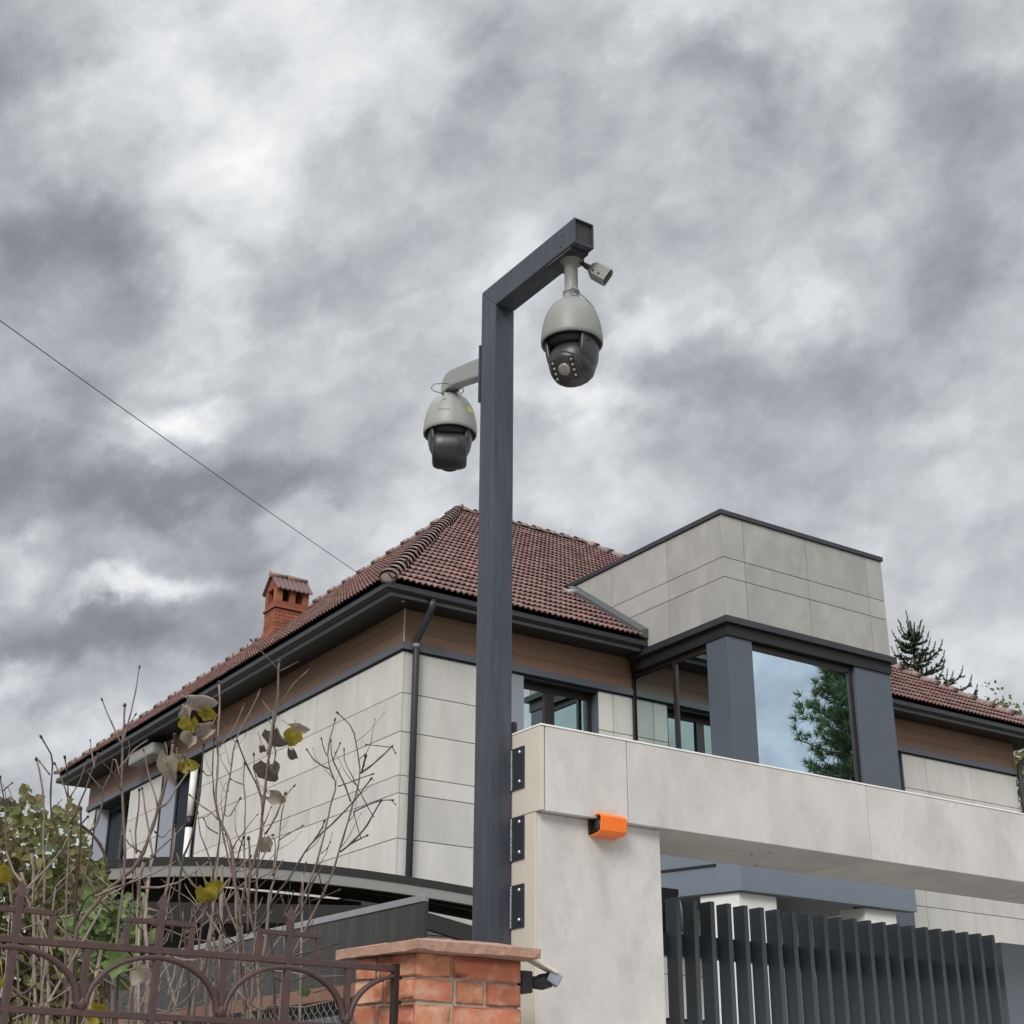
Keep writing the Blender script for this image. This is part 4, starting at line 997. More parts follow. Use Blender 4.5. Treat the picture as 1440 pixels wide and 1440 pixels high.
# ================================================================== iron fence
FY = 4.20
fe = thing('iron_fence', (1.6, FY, 0), 'brown wrought iron fence with arches and spear tips in front of the bare shrubs', 'fence')
def sq(x0_, x1_, z0_, z1_, hw=.009): return B(x0_, x1_, FY - hw, FY + hw, z0_, z1_)
part('rail', sq(-.9, 2.36, 2.106, 2.125, .010), 'iron', fe, bevel=.002)
part('rail', sq(-.9, 2.36, 1.925, 1.943, .010), 'iron', fe, bevel=.002)
part('rail', sq(-.9, 2.36, .62, .64, .010), 'iron', fe, bevel=.002)
part('post', B(2.357, 2.385, FY - .013, FY + .013, .3, 2.130), 'iron_dark', fe, bevel=.002)
SPX = .414
for k in range(7):
    sx = 1.991 - SPX * k
    pk = part('picket', MB().box(sx - .0095, sx + .0095, FY - .0105, FY + .0105, .64, 2.232), 'iron', fe, bevel=.0015)
    tipm = MB().add([(sx - .010, FY - .010, 2.232), (sx + .010, FY - .010, 2.232), (sx + .010, FY + .010, 2.232), (sx - .010, FY + .010, 2.232),
                     (sx - .0155, FY - .0065, 2.246), (sx + .0155, FY - .0065, 2.246), (sx + .0155, FY + .0065, 2.246), (sx - .0155, FY + .0065, 2.246), (sx, FY, 2.279)],
                    [(0, 1, 5, 4), (1, 2, 6, 5), (2, 3, 7, 6), (3, 0, 4, 7), (4, 5, 8), (5, 6, 8), (6, 7, 8), (7, 4, 8)])
    part('spear_tip', tipm, 'iron', pk)
    hb = .106
    part('bracket', MB().box(sx - hb, sx + hb, FY - .008, FY + .008, 2.188, 2.202).box(sx - hb, sx - hb + .015, FY - .0075, FY + .0075, 2.1255, 2.1875).box(sx + hb - .015, sx + hb, FY - .0075, FY + .0075, 2.1255, 2.1875), 'iron', fe, bevel=.0012)
    mx = sx + SPX / 2
    if mx < 2.3: part('picket', B(mx - .009, mx + .009, FY - .0085, FY + .0085, 1.9435, 2.1055), 'iron', fe, bevel=.0015)
    def arch_bar(cx, a0_, a1_, n=16):
        m = MB(); vs = []
        for i in range(n + 1):
            a = a0_ + (a1_ - a0_) * i / n
            for r_ in (0, 1):
                rx = SPX / 2 - .004 - r_ * .013; rz = .150 - r_ * .013
                for yy in (-.0115, .0115): vs.append((cx + math.cos(a) * rx, FY + yy, 1.953 + math.sin(a) * rz))
        fs = []
        for i in range(n):
            a, b = 4 * i, 4 * i + 4; fs += [(a, b, b + 1, a + 1), (a + 2, a + 3, b + 3, b + 2), (a, a + 2, b + 2, b), (a + 1, b + 1, b + 3, a + 3)]
        return m.add(vs, fs, True)
    part('arch', arch_bar(sx, 0, math.pi), 'iron', fe)
    if k == 0: part('arch', arch_bar(sx + SPX, math.pi * .56, math.pi), 'iron', fe)
    for dx in (-.104, .104): part('bar', B(sx + dx - .006, sx + dx + .006, FY - .006, FY + .006, .64, 1.925), 'iron', fe)
    part('knot', MB().lathe([(0, -.02), (.014, -.012), (.016, 0), (.013, .014), (0, .02)], (mx if mx < 2.3 else 2.198, FY, 1.958), seg=10), 'iron', fe)
tag(part('low_wall', B(-1.2, 2.31, 4.1, 4.32, 0, .55), 'paving', bevel=.006), 'low concrete wall carrying the iron fence', 'wall')

# ================================================================== shrubs
def smooth_pts(pts, k=2):
    for _ in range(k):
        o = [pts[0]]
        for a, b in zip(pts[:-1], pts[1:]): o += [a.lerp(b, .25), a.lerp(b, .75)]
        pts = o + [pts[-1]]
    return pts
vr = random.Random(21)
def stem_mb(mb, buds, line, y, r0, r1, wob=.0, root=False, knots=True):
    yo = [y + vr.uniform(-.05, .05)]; pts = []
    slope = vr.uniform(-.15, .15)
    n = len(line)
    for i, (px, py) in enumerate(line):
        pts.append(atY(px, py, yo[0] + slope * i / max(1, n - 1)))
    if root:
        b = pts[-1]; pts.append(Vector((b.x + vr.uniform(-.05, .05), b.y + vr.uniform(-.08, .08), ground_z(b.x, b.y) - .05)))
    P = smooth_pts(pts, 1); m = len(P); rad_ = []
    L = 0; acc = [0]
    for a, b in zip(P[:-1], P[1:]): L += (b - a).length; acc.append(L)
    P2 = []; R2_ = []; nd = max(6, int(L / .035)); step = L / nd; j = 0
    for i in range(nd + 1):
        s = i * step
        while j < m - 2 and acc[j + 1] < s: j += 1
        u = (s - acc[j]) / max(1e-6, acc[j + 1] - acc[j]); q = P[j].lerp(P[j + 1], min(1, u))
        t = i / nd; r = .86 * (r1 + (r0 - r1) * min(1, t * 1.0)) * (1.0 + (.30 if (knots and i % 3 == 0) else vr.uniform(-.05, .08)))
        P2.append(q + Vector((vr.uniform(-1, 1), vr.uniform(-1, 1), 0)) * r1 * .35); R2_.append(r)
    mb.tube(P2, R2_, 7)
    tip = P2[0]; d_ = (P2[0] - P2[1]).normalized()
    buds.tube([tip - d_ * .004, tip + d_ * .004, tip + d_ * .012], [r1 * 1.1, r1 * 1.9, r1 * .5], 6)
    return P2, R2_
def twig(mb, buds, p, d, L, r):
    pts = [p]; q = p.copy(); dd = d.copy()
    n = 4
    for i in range(n):
        dd = (dd + Vector((vr.uniform(-.3, .3), vr.uniform(-.3, .3), vr.uniform(-.05, .35)))).normalized(); q = q + dd * L / n; pts.append(q)
    mb.tube(pts, [r * (1 - .6 * i / n) for i in range(n + 1)], 5)
    buds.tube([pts[-1], pts[-1] + dd * .006, pts[-1] + dd * .012], [r * .6, r * .95, r * .3], 5)
def leaf_mb(L, Wd, curl, fold, kind=0):
    ph = vr.uniform(0, 6.28); ph2 = vr.uniform(0, 6.28)
    # heart shaped leaf hanging from its stalk, curled and folded along the midrib
    n = 12; vs = []; fs = []; curl = curl * 1.45; Wd = Wd * 1.12; fold = fold * 1.15
    for i in range(n + 1):
        u = i / n; w = Wd * 1.15 * (math.sin(math.pi * min(1, u * 1.01 + .04) ** .55) ** .85) * (1 + .10 * math.sin(u * 15 + ph)) if u < 1 else 0
        if i == 0: w = Wd * .55
        ang = curl * u; y_ = math.sin(ang) / max(curl, .01) * L; z_ = -(1 - math.cos(ang)) / max(curl, .01) * L
        for k in range(-3, 4):
            v = k / 3; x = v * w * math.cos(fold * abs(v)); zz = abs(v) * w * math.sin(fold * abs(v)) + .26 * w * math.sin(u * 6 + 1.3 * v + ph) * abs(v) + .06 * Wd * math.sin(u * 17 + 1.9 * k + ph2) + .05 * Wd * math.sin(u * 9 - 2.7 * k)
            yy = y_ - abs(v) ** 2 * .20 * L * max(0, 1 - 3.0 * u)
            vs.append((x, yy, z_ + zz))
    for i in range(n):
        for k in range(6): fs.append((i * 7 + k, i * 7 + k + 1, (i + 1) * 7 + k + 1, (i + 1) * 7 + k))
    return MB().add(vs, fs, True)
def place_leaf(par, px, py, y, wpx, hpx, rot, material, curl=1.3, fold=.7, tilt=None):
    c = atY(px, py, y); sc = (c - CAM).dot(CF) / FPX
    Ld = max(wpx, hpx) * sc; Wd = min(wpx, hpx) * sc * .66
    mb = leaf_mb(Ld * 1.15, Wd, curl, fold)
    # local frame: +Y of the leaf = growing direction in the image plane, +Z towards the viewer
    a = rad(rot); g = CR * math.cos(a) + CU * math.sin(a); zz = (-CF + Vector((vr.uniform(-.25, .25), vr.uniform(-.25, .25), vr.uniform(-.2, .3)))).normalized()
    zz = (zz - g * zz.dot(g)).normalized(); xx = g.cross(zz)
    R3 = Matrix((xx, g, zz)).transposed().to_4x4(); R3.translation = c - g * Ld * .45
    mb.v = [tuple(R3 @ Vector(v)) for v in mb.v]
    st = R3 @ Vector((0, 0, 0)); mb.tube([st, st - g * .012 + Vector((0, .01, .012)), st - g * .03 + Vector((0, .03, .03))], .0015, 4)
    return part('leaf', mb, material, par)
def shrub(label, y, main, minor, leaves, bark, nrand=0, box=None, loc=None):
    base = atY(*main[0][0][-1], y); s = thing('bare_shrub', (base.x, y, ground_z(base.x, y)), label, 'shrub', 'bare shrubs behind the iron fence')
    buds = MB(); allP = []
    for (line, r0, r1, bk) in main:
        mb = MB(); P2, R2_ = stem_mb(mb, buds, line, y, r0, r1, root=True); allP.append((P2, R2_))
        part('stem', mb, bk, s)
    tw = MB()
    for (line, r0, r1) in minor: P2, R2_ = stem_mb(tw, buds, line, y, r0, r1)
    allP.append((P2, R2_))
    for P2, R2_ in allP:
        for i in range(4, len(P2) - 2, 1):
            if vr.random() < .24 and P2[i].z > 1.7:
                d = Vector((vr.uniform(-1, 1), vr.uniform(-1, 1), vr.uniform(.1, 1.0))).normalized(); twig(tw, buds, P2[i], d, vr.uniform(.05, .17), min(.004, R2_[i] * .5))
    part('twigs', tw, bark, s, kind='stuff')
    part('buds', buds, 'bud', s, kind='stuff')
    for lf in leaves: place_leaf(s, *lf)
    return s
YA, YB2, YCc, YD = 5.25, 5.15, 5.05, 4.95
K = 'bark_dark'; Pm = 'bark_pale'; Mi = 'bark_mid'
shrub('bare shrub at far left behind the first arches, dark upright stems against ivy', YA,
 [([(52,1069),(57,1090),(60,1110),(62,1145),(60,1197),(64,1228),(61,1280),(58,1330),(60,1440)], .012, .0035, Pm),
  ([(58,1037),(66,1050),(74,1065),(73,1090),(71,1121),(71,1142),(78,1164),(88,1197),(98,1225),(102,1251),(107,1280),(108,1330),(104,1440)], .010, .003, K),
  ([(78,1075),(87,1097),(96,1121),(97,1160),(96,1200),(92,1290),(92,1440)], .012, .0025, Mi),
  ([(114,1138),(114,1167),(112,1197),(109,1236),(105,1280),(104,1330),(100,1440)], .010, .004, K),
  ([(0,1094),(4,1114),(8,1133),(7,1180),(14,1215),(16,1260),(24,1330),(28,1440)], .009, .003, Mi),
  ([(44,1197),(47,1213),(46,1259),(48,1330),(50,1440)], .012, .006, Pm),
  ([(30,1225),(38,1262),(55,1300),(66,1340),(70,1440)], .013, .006, Pm)],
 [([(17,1101),(10,1107),(4,1112)], .003, .002), ([(56,1071),(62,1079),(70,1089)], .003, .0022), ([(91,1066),(95,1090),(96,1121)], .003, .002),
  ([(137,1062),(128,1088),(121,1110),(113,1126),(105,1150)], .004, .003), ([(119,1078),(113,1097),(105,1112),(98,1121)], .003, .002),
  ([(123,1149),(114,1159)], .003, .003), ([(153,1225),(150,1208),(141,1187),(127,1170),(114,1161)], .0055, .006), ([(156,1087),(144,1110),(144,1129),(142,1139),(134,1164),(127,1168)], .005, .003),
  ([(125,1088),(133,1098),(144,1110)], .003, .002), ([(46,1134),(52,1138),(60,1143)], .002, .0015), ([(86,1125),(80,1132),(72,1137)], .002, .0015),
  ([(95,1239),(78,1256),(61,1274)], .007, .004), ([(147,1248),(122,1260),(113,1279),(106,1300)], .004, .003), ([(0,1205),(20,1240),(40,1270),(58,1300)], .006, .005),
  ([(0,1342),(30,1350),(60,1372),(80,1400)], .005, .004), ([(128,1190),(126,1205),(118,1240),(112,1270)], .004, .002), ([(0,1405),(30,1400),(50,1385)], .005, .004), ([(10,1380),(40,1410),(90,1425)], .005, .003)],
 [(10,1131,YA,14,16,-80,'dark_leaf',1.2,.8),(22,1132,YA,8,14,-60,'dark_leaf',1.4,.8),(4,1232,YA,22,34,-80,'yellow_leaf',.8,.4),(140,1421,YA-.2,24,18,-30,'yellow_leaf',.8,.5),(126,1433,YA-.2,22,16,200,'yellow_leaf',.9,.5),(3,1385,YA-.3,14,18,-90,'yellow_leaf',.9,.5)], K)
shrub('bare shrub with the tallest straight stem and yellowing leaves, centre left of the fence', YB2,
 [([(244,1045),(239,1075),(232,1103),(223,1134),(215,1159),(206,1190),(192,1217),(173,1234),(154,1248),(133,1273),(112,1298),(104,1319),(98,1440)], .015, .006, Mi),
  ([(175,993),(174,1020),(172,1052),(171,1080),(171,1109),(173,1140),(175,1171),(176,1220),(168,1290),(160,1360),(158,1440)], .010, .004, Mi),
  ([(286,1048),(284,1079),(282,1111),(277,1140),(269,1182),(258,1202),(252,1244),(253,1286),(262,1320),(268,1440)], .010, .0035, K),
  ([(202,1210),(197,1235),(195,1262),(204,1300),(208,1330),(206,1440)], .013, .006, Pm),
  ([(214,1205),(210,1232),(206,1265),(204,1310),(212,1440)], .012, .006, Pm)],
 [([(196,939),(192,964),(185,1000),(178,1024),(173,1045)], .0035, .0025), ([(144,985),(152,1006),(165,1034),(172,1050)], .0035, .0022), ([(190,1006),(184,1016),(179,1024)], .002, .0018),
  ([(202,1056),(206,1075),(210,1095),(217,1115),(222,1133)], .0035, .002), ([(265,1085),(256,1097),(243,1116),(236,1130),(224,1135)], .005, .004), ([(258,1162),(240,1180),(222,1196),(210,1210)], .004, .003),
  ([(206,1042),(190,1052),(178,1068),(168,1080)], .003, .003), ([(156,1086),(160,1062),(165,1075),(168,1090)], .003, .002), ([(127,1042),(129,1060),(133,1080)], .003, .0018), ([(92,1066),(94,1085)], .003, .0018),
  ([(246,1034),(243,1052)], .004, .004), ([(265,1075),(256,1060),(247,1053)], .002, .002), ([(302,1255),(292,1275),(275,1300),(262,1312)], .004, .003), ([(298,1236),(290,1262),(270,1290),(258,1318)], .005, .004),
  ([(276,1225),(276,1245),(279,1262)], .003, .002), ([(155,1260),(166,1275),(176,1262)], .003, .003), ([(219,1171),(228,1180),(240,1166)], .002, .002), ([(187,1228),(186,1260),(190,1290)], .003, .002),
  ([(200,1110),(203,1130),(208,1160),(213,1196),(215,1205)], .004, .003),([(196,1112),(196,1135),(190,1165),(192,1200)], .004, .003)],
 [(168,1353,YB2-.3,32,26,-10,'green_leaf',.7,.3),(203,1372,YB2-.3,30,20,-40,'dry_leaf',.9,.5),
  (238,1084,YB2,18,46,-85,'dry_leaf',.7,.5),(252,1067,YB2,24,12,10,'dry_leaf',.8,.5),(245,1079,YB2,14,20,-110,'yellow_leaf',.8,.4),(269,1077,YB2,24,13,0,'yellow_leaf',.8,.4)], Mi)
shrub('bare shrub with large wilted grey leaves in front of the panelled side wall', YCc,
 [([(308,961),(309,996),(306,1037),(307,1079),(302,1120),(306,1150),(313,1161),(325,1185),(330,1226),(333,1291),(336,1334),(345,1440)], .011, .0035, Pm),
  ([(301,1040),(299,1065),(299,1093),(301,1125),(311,1158),(306,1205),(298,1233),(291,1269),(282,1304),(272,1440)], .008, .0025, K),
  ([(365,972),(354,998),(341,1020),(333,1036),(327,1061),(326,1079),(320,1107),(316,1140),(311,1162),(316,1185),(327,1230),(340,1300),(352,1440)], .009, .0025, Mi),
  ([(392,931),(391,969),(385,1029),(377,1071),(373,1108),(368,1150),(367,1175),(358,1211),(343,1248),(337,1290),(338,1340),(346,1440)], .012, .0045, Mi),
  ([(357,1062),(359,1093),(367,1120),(370,1160),(362,1215),(360,1270),(358,1330),(352,1440)], .012, .0025, Pm),
  ([(344,1075),(341,1102),(346,1123),(344,1160),(343,1200),(346,1245),(352,1290),(362,1330),(366,1440)], .010, .0025, Pm),
  ([(413,1106),(402,1117),(395,1150),(392,1190),(384,1235),(378,1290),(372,1340),(366,1440)], .010, .002, Pm)],
 [([(354,901),(372,921),(392,942)], .0035, .0025), ([(416,932),(405,938),(395,943)], .003, .0022), ([(433,943),(414,960),(402,978),(393,992)], .003, .0022), ([(385,998),(383,1020),(379,1046),(376,1060)], .005, .003),
  ([(370,987),(376,995),(382,1003)], .0025, .002), ([(343,992),(330,1023),(320,1036),(309,1050)], .003, .002), ([(334,1043),(348,1079),(362,1104),(368,1125)], .004, .003),
  ([(401,1117),(385,1155),(373,1173)], .004, .003), ([(333,1100),(340,1102)], .002, .002), ([(325,1096),(334,1101),(341,1103)], .002, .002), ([(286,1085),(292,1092),(298,1089)], .002, .002),
  ([(268,1119),(282,1133),(298,1142),(306,1152)], .003, .002), ([(287,1152),(292,1165),(306,1172)], .0025, .0018), ([(337,1124),(328,1140),(322,1150),(316,1145)], .002, .002),
  ([(385,1048),(388,1060),(384,1078)], .003, .003), ([(385,1230),(391,1220),(398,1210)], .003, .003), ([(312,1247),(320,1278),(334,1310)], .004, .003), ([(396,1262),(404,1288),(404,1320)], .004, .003),
  ([(412,1256),(405,1275),(398,1290)], .003, .002), ([(386,1180),(388,1195),(384,1230)], .004, .002), ([(424,1162),(400,1176),(392,1182)], .0025, .002), ([(306,1290),(310,1310),(330,1325)], .003, .002),
  ([(350,1180),(352,1220),(350,1260),(348,1310)], .006, .004),([(385,1240),(378,1258),(376,1300),(370,1350)], .007, .004),([(300,1316),(303,1345),(300,1380)], .006, .005),([(342,1178),(338,1192),(333,1210)], .003, .003)],
 [(289,989,YCc,46,26,-8,'dry_leaf',1.1,.9),(259,1008,YCc,16,26,-110,'dry_leaf',1.0,.8),(266,1023,YCc,18,26,-95,'yellow_leaf',.8,.4),(294,1005,YCc,24,14,-35,'yellow_leaf',.8,.4),(282,1029,YCc,36,24,205,'dry_leaf',1.0,.9),(262,1043,YCc,26,20,230,'dry_leaf',1.1,.7),
  (392,1042,YCc,36,26,-65,'dark_leaf',1.0,.8),(410,1040,YCc,16,26,-115,'yellow_leaf',.7,.3),(422,1026,YCc,28,12,-15,'dry_leaf',.8,.5),(414,1068,YCc,12,30,-75,'dark_leaf',1.6,.9),(370,1058,YCc,12,20,-80,'dark_leaf',1.6,1.0),
  (380,1090,YCc,28,34,-88,'dark_leaf',.9,.6),(391,1123,YCc,26,15,-25,'dry_leaf',.8,.6),(374,1192,YCc-.1,22,32,-85,'dry_leaf',1.0,.9),
  (291,1262,YCc-.1,22,30,-85,'yellow_leaf',.8,.5),(303,1252,YCc-.1,18,24,-70,'yellow_leaf',.8,.5)], Mi)
shrub('bare shrub with fine forked twigs nearest the brick pillar', YD,
 [([(475,1003),(497,1023),(504,1062),(507,1087),(503,1108),(493,1144),(485,1171),(478,1192),(470,1222),(459,1248),(437,1291),(422,1323),(409,1345),(395,1440)], .012, .0025, Mi),
  ([(521,1096),(500,1125),(468,1158),(442,1181),(427,1200),(409,1233),(379,1269),(376,1300),(384,1345),(388,1440)], .009, .003, K),
  ([(471,1013),(460,1054),(463,1083),(474,1104),(465,1131),(458,1165),(450,1196),(439,1233),(420,1273),(409,1295),(400,1340),(392,1440)], .010, .0025, Mi)],
 [([(551,1050),(525,1075),(508,1087)], .0045, .003), ([(515,1047),(533,1049),(551,1051)], .002, .0018), ([(514,1064),(511,1077),(508,1087)], .004, .004), ([(556,1058),(551,1050)], .002, .0018),
  ([(432,1055),(443,1071),(462,1081)], .003, .0022), ([(465,1042),(466,1067),(483,1098),(493,1127)], .0035, .0022), ([(478,1046),(473,1058),(469,1067)], .002, .002), ([(452,1039),(455,1052),(459,1062)], .002, .0018),
  ([(552,1125),(535,1125),(515,1133),(497,1142)], .003, .0022), ([(556,1131),(549,1124)], .0015, .0015), ([(535,1127),(514,1165),(493,1187),(479,1198)], .0045, .003), ([(516,1175),(503,1181),(493,1187)], .003, .0025),
  ([(523,1089),(505,1095),(490,1101),(475,1106)], .0025, .002), ([(484,1055),(484,1072),(492,1085),(504,1110),(520,1140),(526,1150)], .002, .0018), ([(498,1145),(503,1165),(508,1180)], .0018, .0015),
  ([(476,1252),(455,1261),(437,1267)], .003, .0025), ([(474,1327),(458,1332),(439,1338),(414,1344)], .004, .003), ([(441,1336),(430,1342),(420,1348)], .003, .003), ([(456,1156),(450,1170),(442,1180)], .003, .0025),
  ([(464,1185),(460,1194),(452,1200)], .0018, .0015), ([(430,1215),(425,1240),(420,1270)], .003, .002), ([(452,1220),(440,1240),(432,1262),(420,1288)], .004, .003), ([(396,1262),(410,1300),(404,1330)], .004, .003),
  ([(438,1372),(420,1376),(400,1384),(385,1372)], .0035, .003), ([(466,1362),(440,1370),(424,1378)], .002, .0018), ([(505,1380),(480,1385),(440,1396)], .002, .002)],
 [(430,1397,YD+.3,14,12,-60,'green_leaf',.8,.4)], K)
# brushwood: thin pale suckers that fill the bottom of the shrubs
th_ = thing('brushwood', (1.9, 5.4, ground_z(1.9, 5.4)), 'tangle of thin pale suckers between the bare shrubs behind the fence', 'brushwood')
mb = MB(); bd = MB()
for k in range(38):
    px = vr.choice([vr.gauss(60, 40), vr.gauss(195, 40), vr.gauss(345, 55), vr.gauss(150, 110)]); y = vr.uniform(5.0, 5.8)
    if px > 430 or px < -60: continue
    b = atY(px, 1440, y); b.z = ground_z(b.x, b.y); top = atY(px + vr.gauss(0, 55), vr.uniform(1185, 1400), y + vr.uniform(-.2, .2)); pts = [b]; top.x += vr.gauss(0, .10); bow = Vector((vr.gauss(0, .10), vr.gauss(0, .06), 0))
    for i in range(1, 6): pts.append(b.lerp(top, i / 5) + bow * math.sin(math.pi * i / 5) + Vector((vr.gauss(0, .025), vr.gauss(0, .03), 0)))
    r = vr.choice([.003, .004, .005, .008, .012, .014]); mb.tube(pts, [r * (1.2 - .14 * i) for i in range(6)], 5)
    for j in range(3):
        q = pts[vr.randint(3, 5)].lerp(pts[vr.randint(3, 5)], .5); twig(mb, bd, q, Vector((vr.uniform(-1, 1), vr.uniform(-1, 1), vr.uniform(0, .8))).normalized(), vr.uniform(.08, .25), .003)
for k in range(60):
    px = vr.uniform(-20, 400); py = vr.uniform(1230, 1440); a = atY(px, py, vr.uniform(4.95, 5.6)); twig(mb, bd, a, Vector((vr.uniform(-1, 1), vr.uniform(-.4, .4), vr.uniform(-.2, .7))).normalized(), vr.uniform(.12, .38), vr.uniform(.003, .006))
part('suckers', mb, 'bark_pale', th_, kind='stuff'); part('buds', bd, 'bud', th_, kind='stuff')

# ------------------------------------------------------------------ leafy masses
def leaf_cloud(n, sampler, size, seed):
    r = np.random.default_rng(seed); m = MB(); vs = []; fs = []
    for i in range(n):
        c = sampler(r)
        if c is None: continue
        s = size * r.uniform(.6, 1.3); nrm = Vector((r.normal(-.3, .6), r.normal(-.7, .5), r.normal(.35, .5))).normalized(); t = nrm.orthogonal().normalized()
        t = (Matrix.Rotation(r.uniform(0, 6.28), 3, nrm) @ t); b = nrm.cross(t); c = Vector(c); o = len(vs)
        vs += [c - t * s * .5, c - t * s * .22 + b * s * .42 + nrm * s * .12, c + t * s * .25 + b * s * .30 + nrm * s * .10, c + t * s * .62 - nrm * s * .08, c + t * s * .25 - b * s * .30 + nrm * s * .10, c - t * s * .22 - b * s * .42 + nrm * s * .12]
        fs += [(o, o + 1, o + 2, o + 3), (o, o + 3, o + 4, o + 5)]
    return m.add(vs, fs, True)
iv = thing('ivy_hedge', (1.2, 7.4, ground_z(1.2, 7.4)), 'dense ivy hedge with green and rusty leaves behind the shrubs at the left edge', 'hedge')
def ivy_samp(r):
    px = r.uniform(-140, 150); y = r.uniform(6.9, 7.9)
    top = 1128 + .30 * max(px, 0) + 14 * math.sin(px * .11) + 9 * math.sin(px * .29 + 1) + max(0, px - 105) * 1.6
    py = top + abs(r.normal(0, 1)) * 0 + r.uniform(0, 1) ** .8 * (1500 - top)
    if r.uniform() < .05: py = top - r.uniform(0, 14)
    return atY(px, py, y)
part('foliage', leaf_cloud(7500, ivy_samp, .046, 4), 'ivy_leaf', iv, kind='stuff')
m_ = MB()
for k in range(26):
    px = vr.uniform(-120, 130); a = atY(px, 1440, 7.5); a.z = ground_z(a.x, a.y); b = atY(px + vr.uniform(-30, 30), vr.uniform(1170, 1300), 7.4); mid = a.lerp(b, .5) + Vector((vr.uniform(-.1, .1), vr.uniform(-.1, .1), 0)); m_.tube([a, mid, b], [.014, .01, .005], 5)
part('stems', m_, 'bark_mid', iv, kind='stuff')
lg = thing('evergreen_bush', (2.2, 6.3, ground_z(2.2, 6.3)), 'low bright green bush below the carport, seen through the shrub stems', 'bush')
def bush_samp(r):
    a = r.uniform(0, 1); px = 146 + r.normal(0, 22); py = 1300 + r.normal(0, 20) + (30 if a > .5 else 0)
    if py < 1245: return None
    return atY(px, py, r.uniform(6.1, 6.6))
part('foliage', leaf_cloud(620, bush_samp, .050, 8), 'green_leaf', lg, kind='stuff')
m_ = MB()
for k in range(9):
    px = vr.uniform(115, 180); b = atY(px, vr.uniform(1250, 1320), 6.35); a = Vector((2.2 + vr.uniform(-.2, .2), 6.3, ground_z(2.2, 6.3))); m_.tube([a, a.lerp(b, .5) + Vector((.04, 0, 0)), b], [.012, .008, .004], 5)
part('stems', m_, 'bark_mid', lg, kind='stuff')

# ================================================================== conifers
def conifer(loc, h, rmax, seed, label, z_from=.25, dens=1.0):
    r = random.Random(seed); t = thing('spruce_tree', loc, label, 'tree'); O = Vector(loc)
    part('trunk', MB().tube([O, O + Vector((0, 0, h * .5)), O + Vector((.03, 0, h))], [.20, .11, .012], 8), 'bark_mid', t)
    m = MB(); br = MB()
    def needles(a, b, ln, cnt):
        d = (b - a); L = d.length; d.normalize()
        for i in range(cnt):
            u = r.random(); c = a + d * L * u; side = d.orthogonal().normalized(); side.rotate(Matrix.Rotation(r.uniform(0, 6.28), 3, d))
            tip = c + (side * .8 + d * .75).normalized() * ln * r.uniform(.7, 1.2); w = d.cross(side) * .015
            m.add([c - w, c + w, tip], [(0, 1, 2)])
    z = h * z_from
    while z < h - .15:
        k = (h - z) / h; R_ = rmax * min(1, (k * 1.9) ** .8) ; nb = 9 if k > .15 else 6
        off = r.uniform(0, 6.28)
        for i in range(nb):
            a = off + i * 6.28 / nb + r.uniform(-.3, .3); L = R_ * r.uniform(.65, 1.12)
            p0 = O + Vector((0, 0, z + r.uniform(-.08, .08))); pts = [p0]
            for q in range(1, 6):
                u = q / 5; pts.append(p0 + Vector((math.cos(a), math.sin(a), 0)) * L * u + Vector((0, 0, L * (-.12 * u + .42 * u * u))))
            br.tube(pts, [.022 * (1 - .8 * q / 5) for q in range(6)], 4, caps=False)
            for q in range(1, 5 + 1):
                needles(pts[q - 1], pts[q], .055, int(110 * dens * L / 1.2))
                if q >= 1:
                    for s in (-1, 1):
                        sd = Vector((-math.sin(a), math.cos(a), 0)) * s; l2 = L * .36 * (1 - q / 7) * r.uniform(.6, 1.2)
                        e = pts[q] + sd * l2 + Vector((math.cos(a), math.sin(a), 0)) * l2 * .7 + Vector((0, 0, l2 * .35)); br.tube([pts[q], e], [.007, .003], 3, caps=False)
                        needles(pts[q], e, .05, int(90 * dens * max(.4, l2 / .4)))
            # upturned pale shoot at the tip
            e = pts[-1] + Vector((math.cos(a) * .12, math.sin(a) * .12, .26)); br.tube([pts[-1], pts[-1].lerp(e, .5) + Vector((math.cos(a) * .03, math.sin(a) * .03, 0)), e], [.010, .009, .007], 4); needles(pts[-1], e, .03, 30)
        z += r.uniform(.20, .28)
    for i in range(4):
        a = i * 1.6 + .4; e = O + Vector((math.cos(a) * .28, math.sin(a) * .28, h + .10 * (i % 3) + .1)); s_ = O + Vector((0, 0, h - .35)); br.tube([s_, s_.lerp(e, .5) + Vector((math.cos(a) * .05, math.sin(a) * .05, -.04)), e], [.016, .012, .008], 4); needles(s_, e, .045, 60)
    needles(O + Vector((0, 0, h - .8)), O + Vector((0, 0, h + .1)), .06, 260)
    part('branches', br, 'bark_dark', t, kind='stuff'); part('needles', m, 'needle', t, kind='stuff'); return t
conifer((26.15, 22.05, 0.9), 12.15, 2.7, 5, 'dark spruce tree rising behind the right end of the tiled roof', .52)
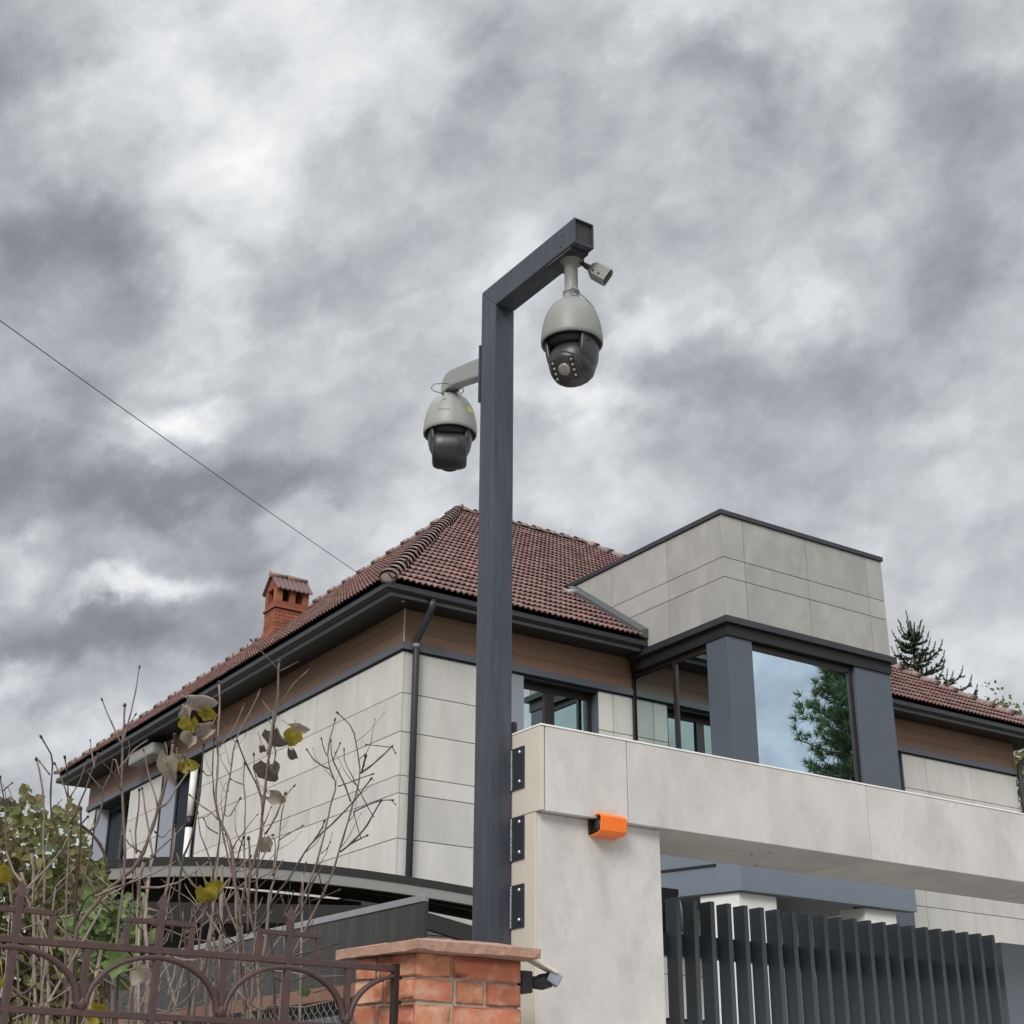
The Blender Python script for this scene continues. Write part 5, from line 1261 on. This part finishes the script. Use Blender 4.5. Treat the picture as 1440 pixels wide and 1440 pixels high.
# broad tree at the right edge
br_t = thing('broadleaf_tree', (28.6, 20.6, .9), 'bushy green tree at the right edge behind the house corner', 'tree')
part('trunk', MB().tube([(28.6, 20.6, .8), (28.5, 20.5, 4.5), (28.4, 20.5, 8.5)], [.22, .16, .05], 8), 'bark_mid', br_t)
def crown(r):
    d = r.normal(0, 1, 3); d /= np.linalg.norm(d); rr_ = r.uniform(.55, 1.0) ** .5; lump = 1 + .22 * math.sin(d[0] * 7 + d[2] * 5) + .15 * math.sin(d[1] * 11)
    return (28.2 + d[0] * 1.9 * rr_ * lump, 20.5 + d[1] * 1.75 * rr_ * lump, 8.25 + d[2] * 2.75 * rr_ * lump)
part('crown', leaf_cloud(11000, crown, .095, 12), 'ivy_leaf', br_t, kind='stuff')
# the pine across the street that the bay window mirrors
pt = thing('pine_tree', (31.6, 1.8, .0), 'tall long needled pine across the street, mirrored in the bay window', 'tree')
PO = Vector((31.6, 1.8, 0)); pr2 = random.Random(31)
part('trunk', MB().tube([PO, PO + Vector((-.1, 0, 8)), PO + Vector((.1, .1, 17.2))], [.30, .20, .05], 10), 'bark_mid', pt)
pm_ = MB(); pb = MB()
def tuft(c, d, s):
    for i in range(26):
        dd = (d * .7 + Vector((pr2.gauss(0, .6), pr2.gauss(0, .6), pr2.gauss(0, .6)))).normalized(); w = dd.orthogonal().normalized() * .014
        pm_.add([c - w, c + w, c + dd * s * pr2.uniform(.7, 1.1)], [(0, 1, 2)])
z = 6.0
while z < 17.0:
    for i in range(5):
        a = pr2.uniform(0, 6.28); L = pr2.uniform(.8, 1.9) * min(1, (18.2 - z) / 5); p0 = PO + Vector((0, 0, z)); dirn = Vector((math.cos(a), math.sin(a), .15)); e = p0 + dirn * L + Vector((0, 0, .3))
        pb.tube([p0, p0.lerp(e, .5) - Vector((0, 0, .08)), e], [.05, .03, .012], 5, caps=False)
        for k in range(17):
            u = pr2.uniform(.25, 1.02); c = p0.lerp(e, u) + Vector((pr2.gauss(0, .22), pr2.gauss(0, .22), pr2.gauss(0, .16))); pb.tube([p0.lerp(e, u * .9), c], [.010, .006], 3, caps=False); tuft(c, (dirn + Vector((0, 0, .4))).normalized(), .30)
    z += .30
part('branches', pb, 'bark_mid', pt, kind='stuff'); part('needles', pm_, 'pine_needle', pt, kind='stuff')
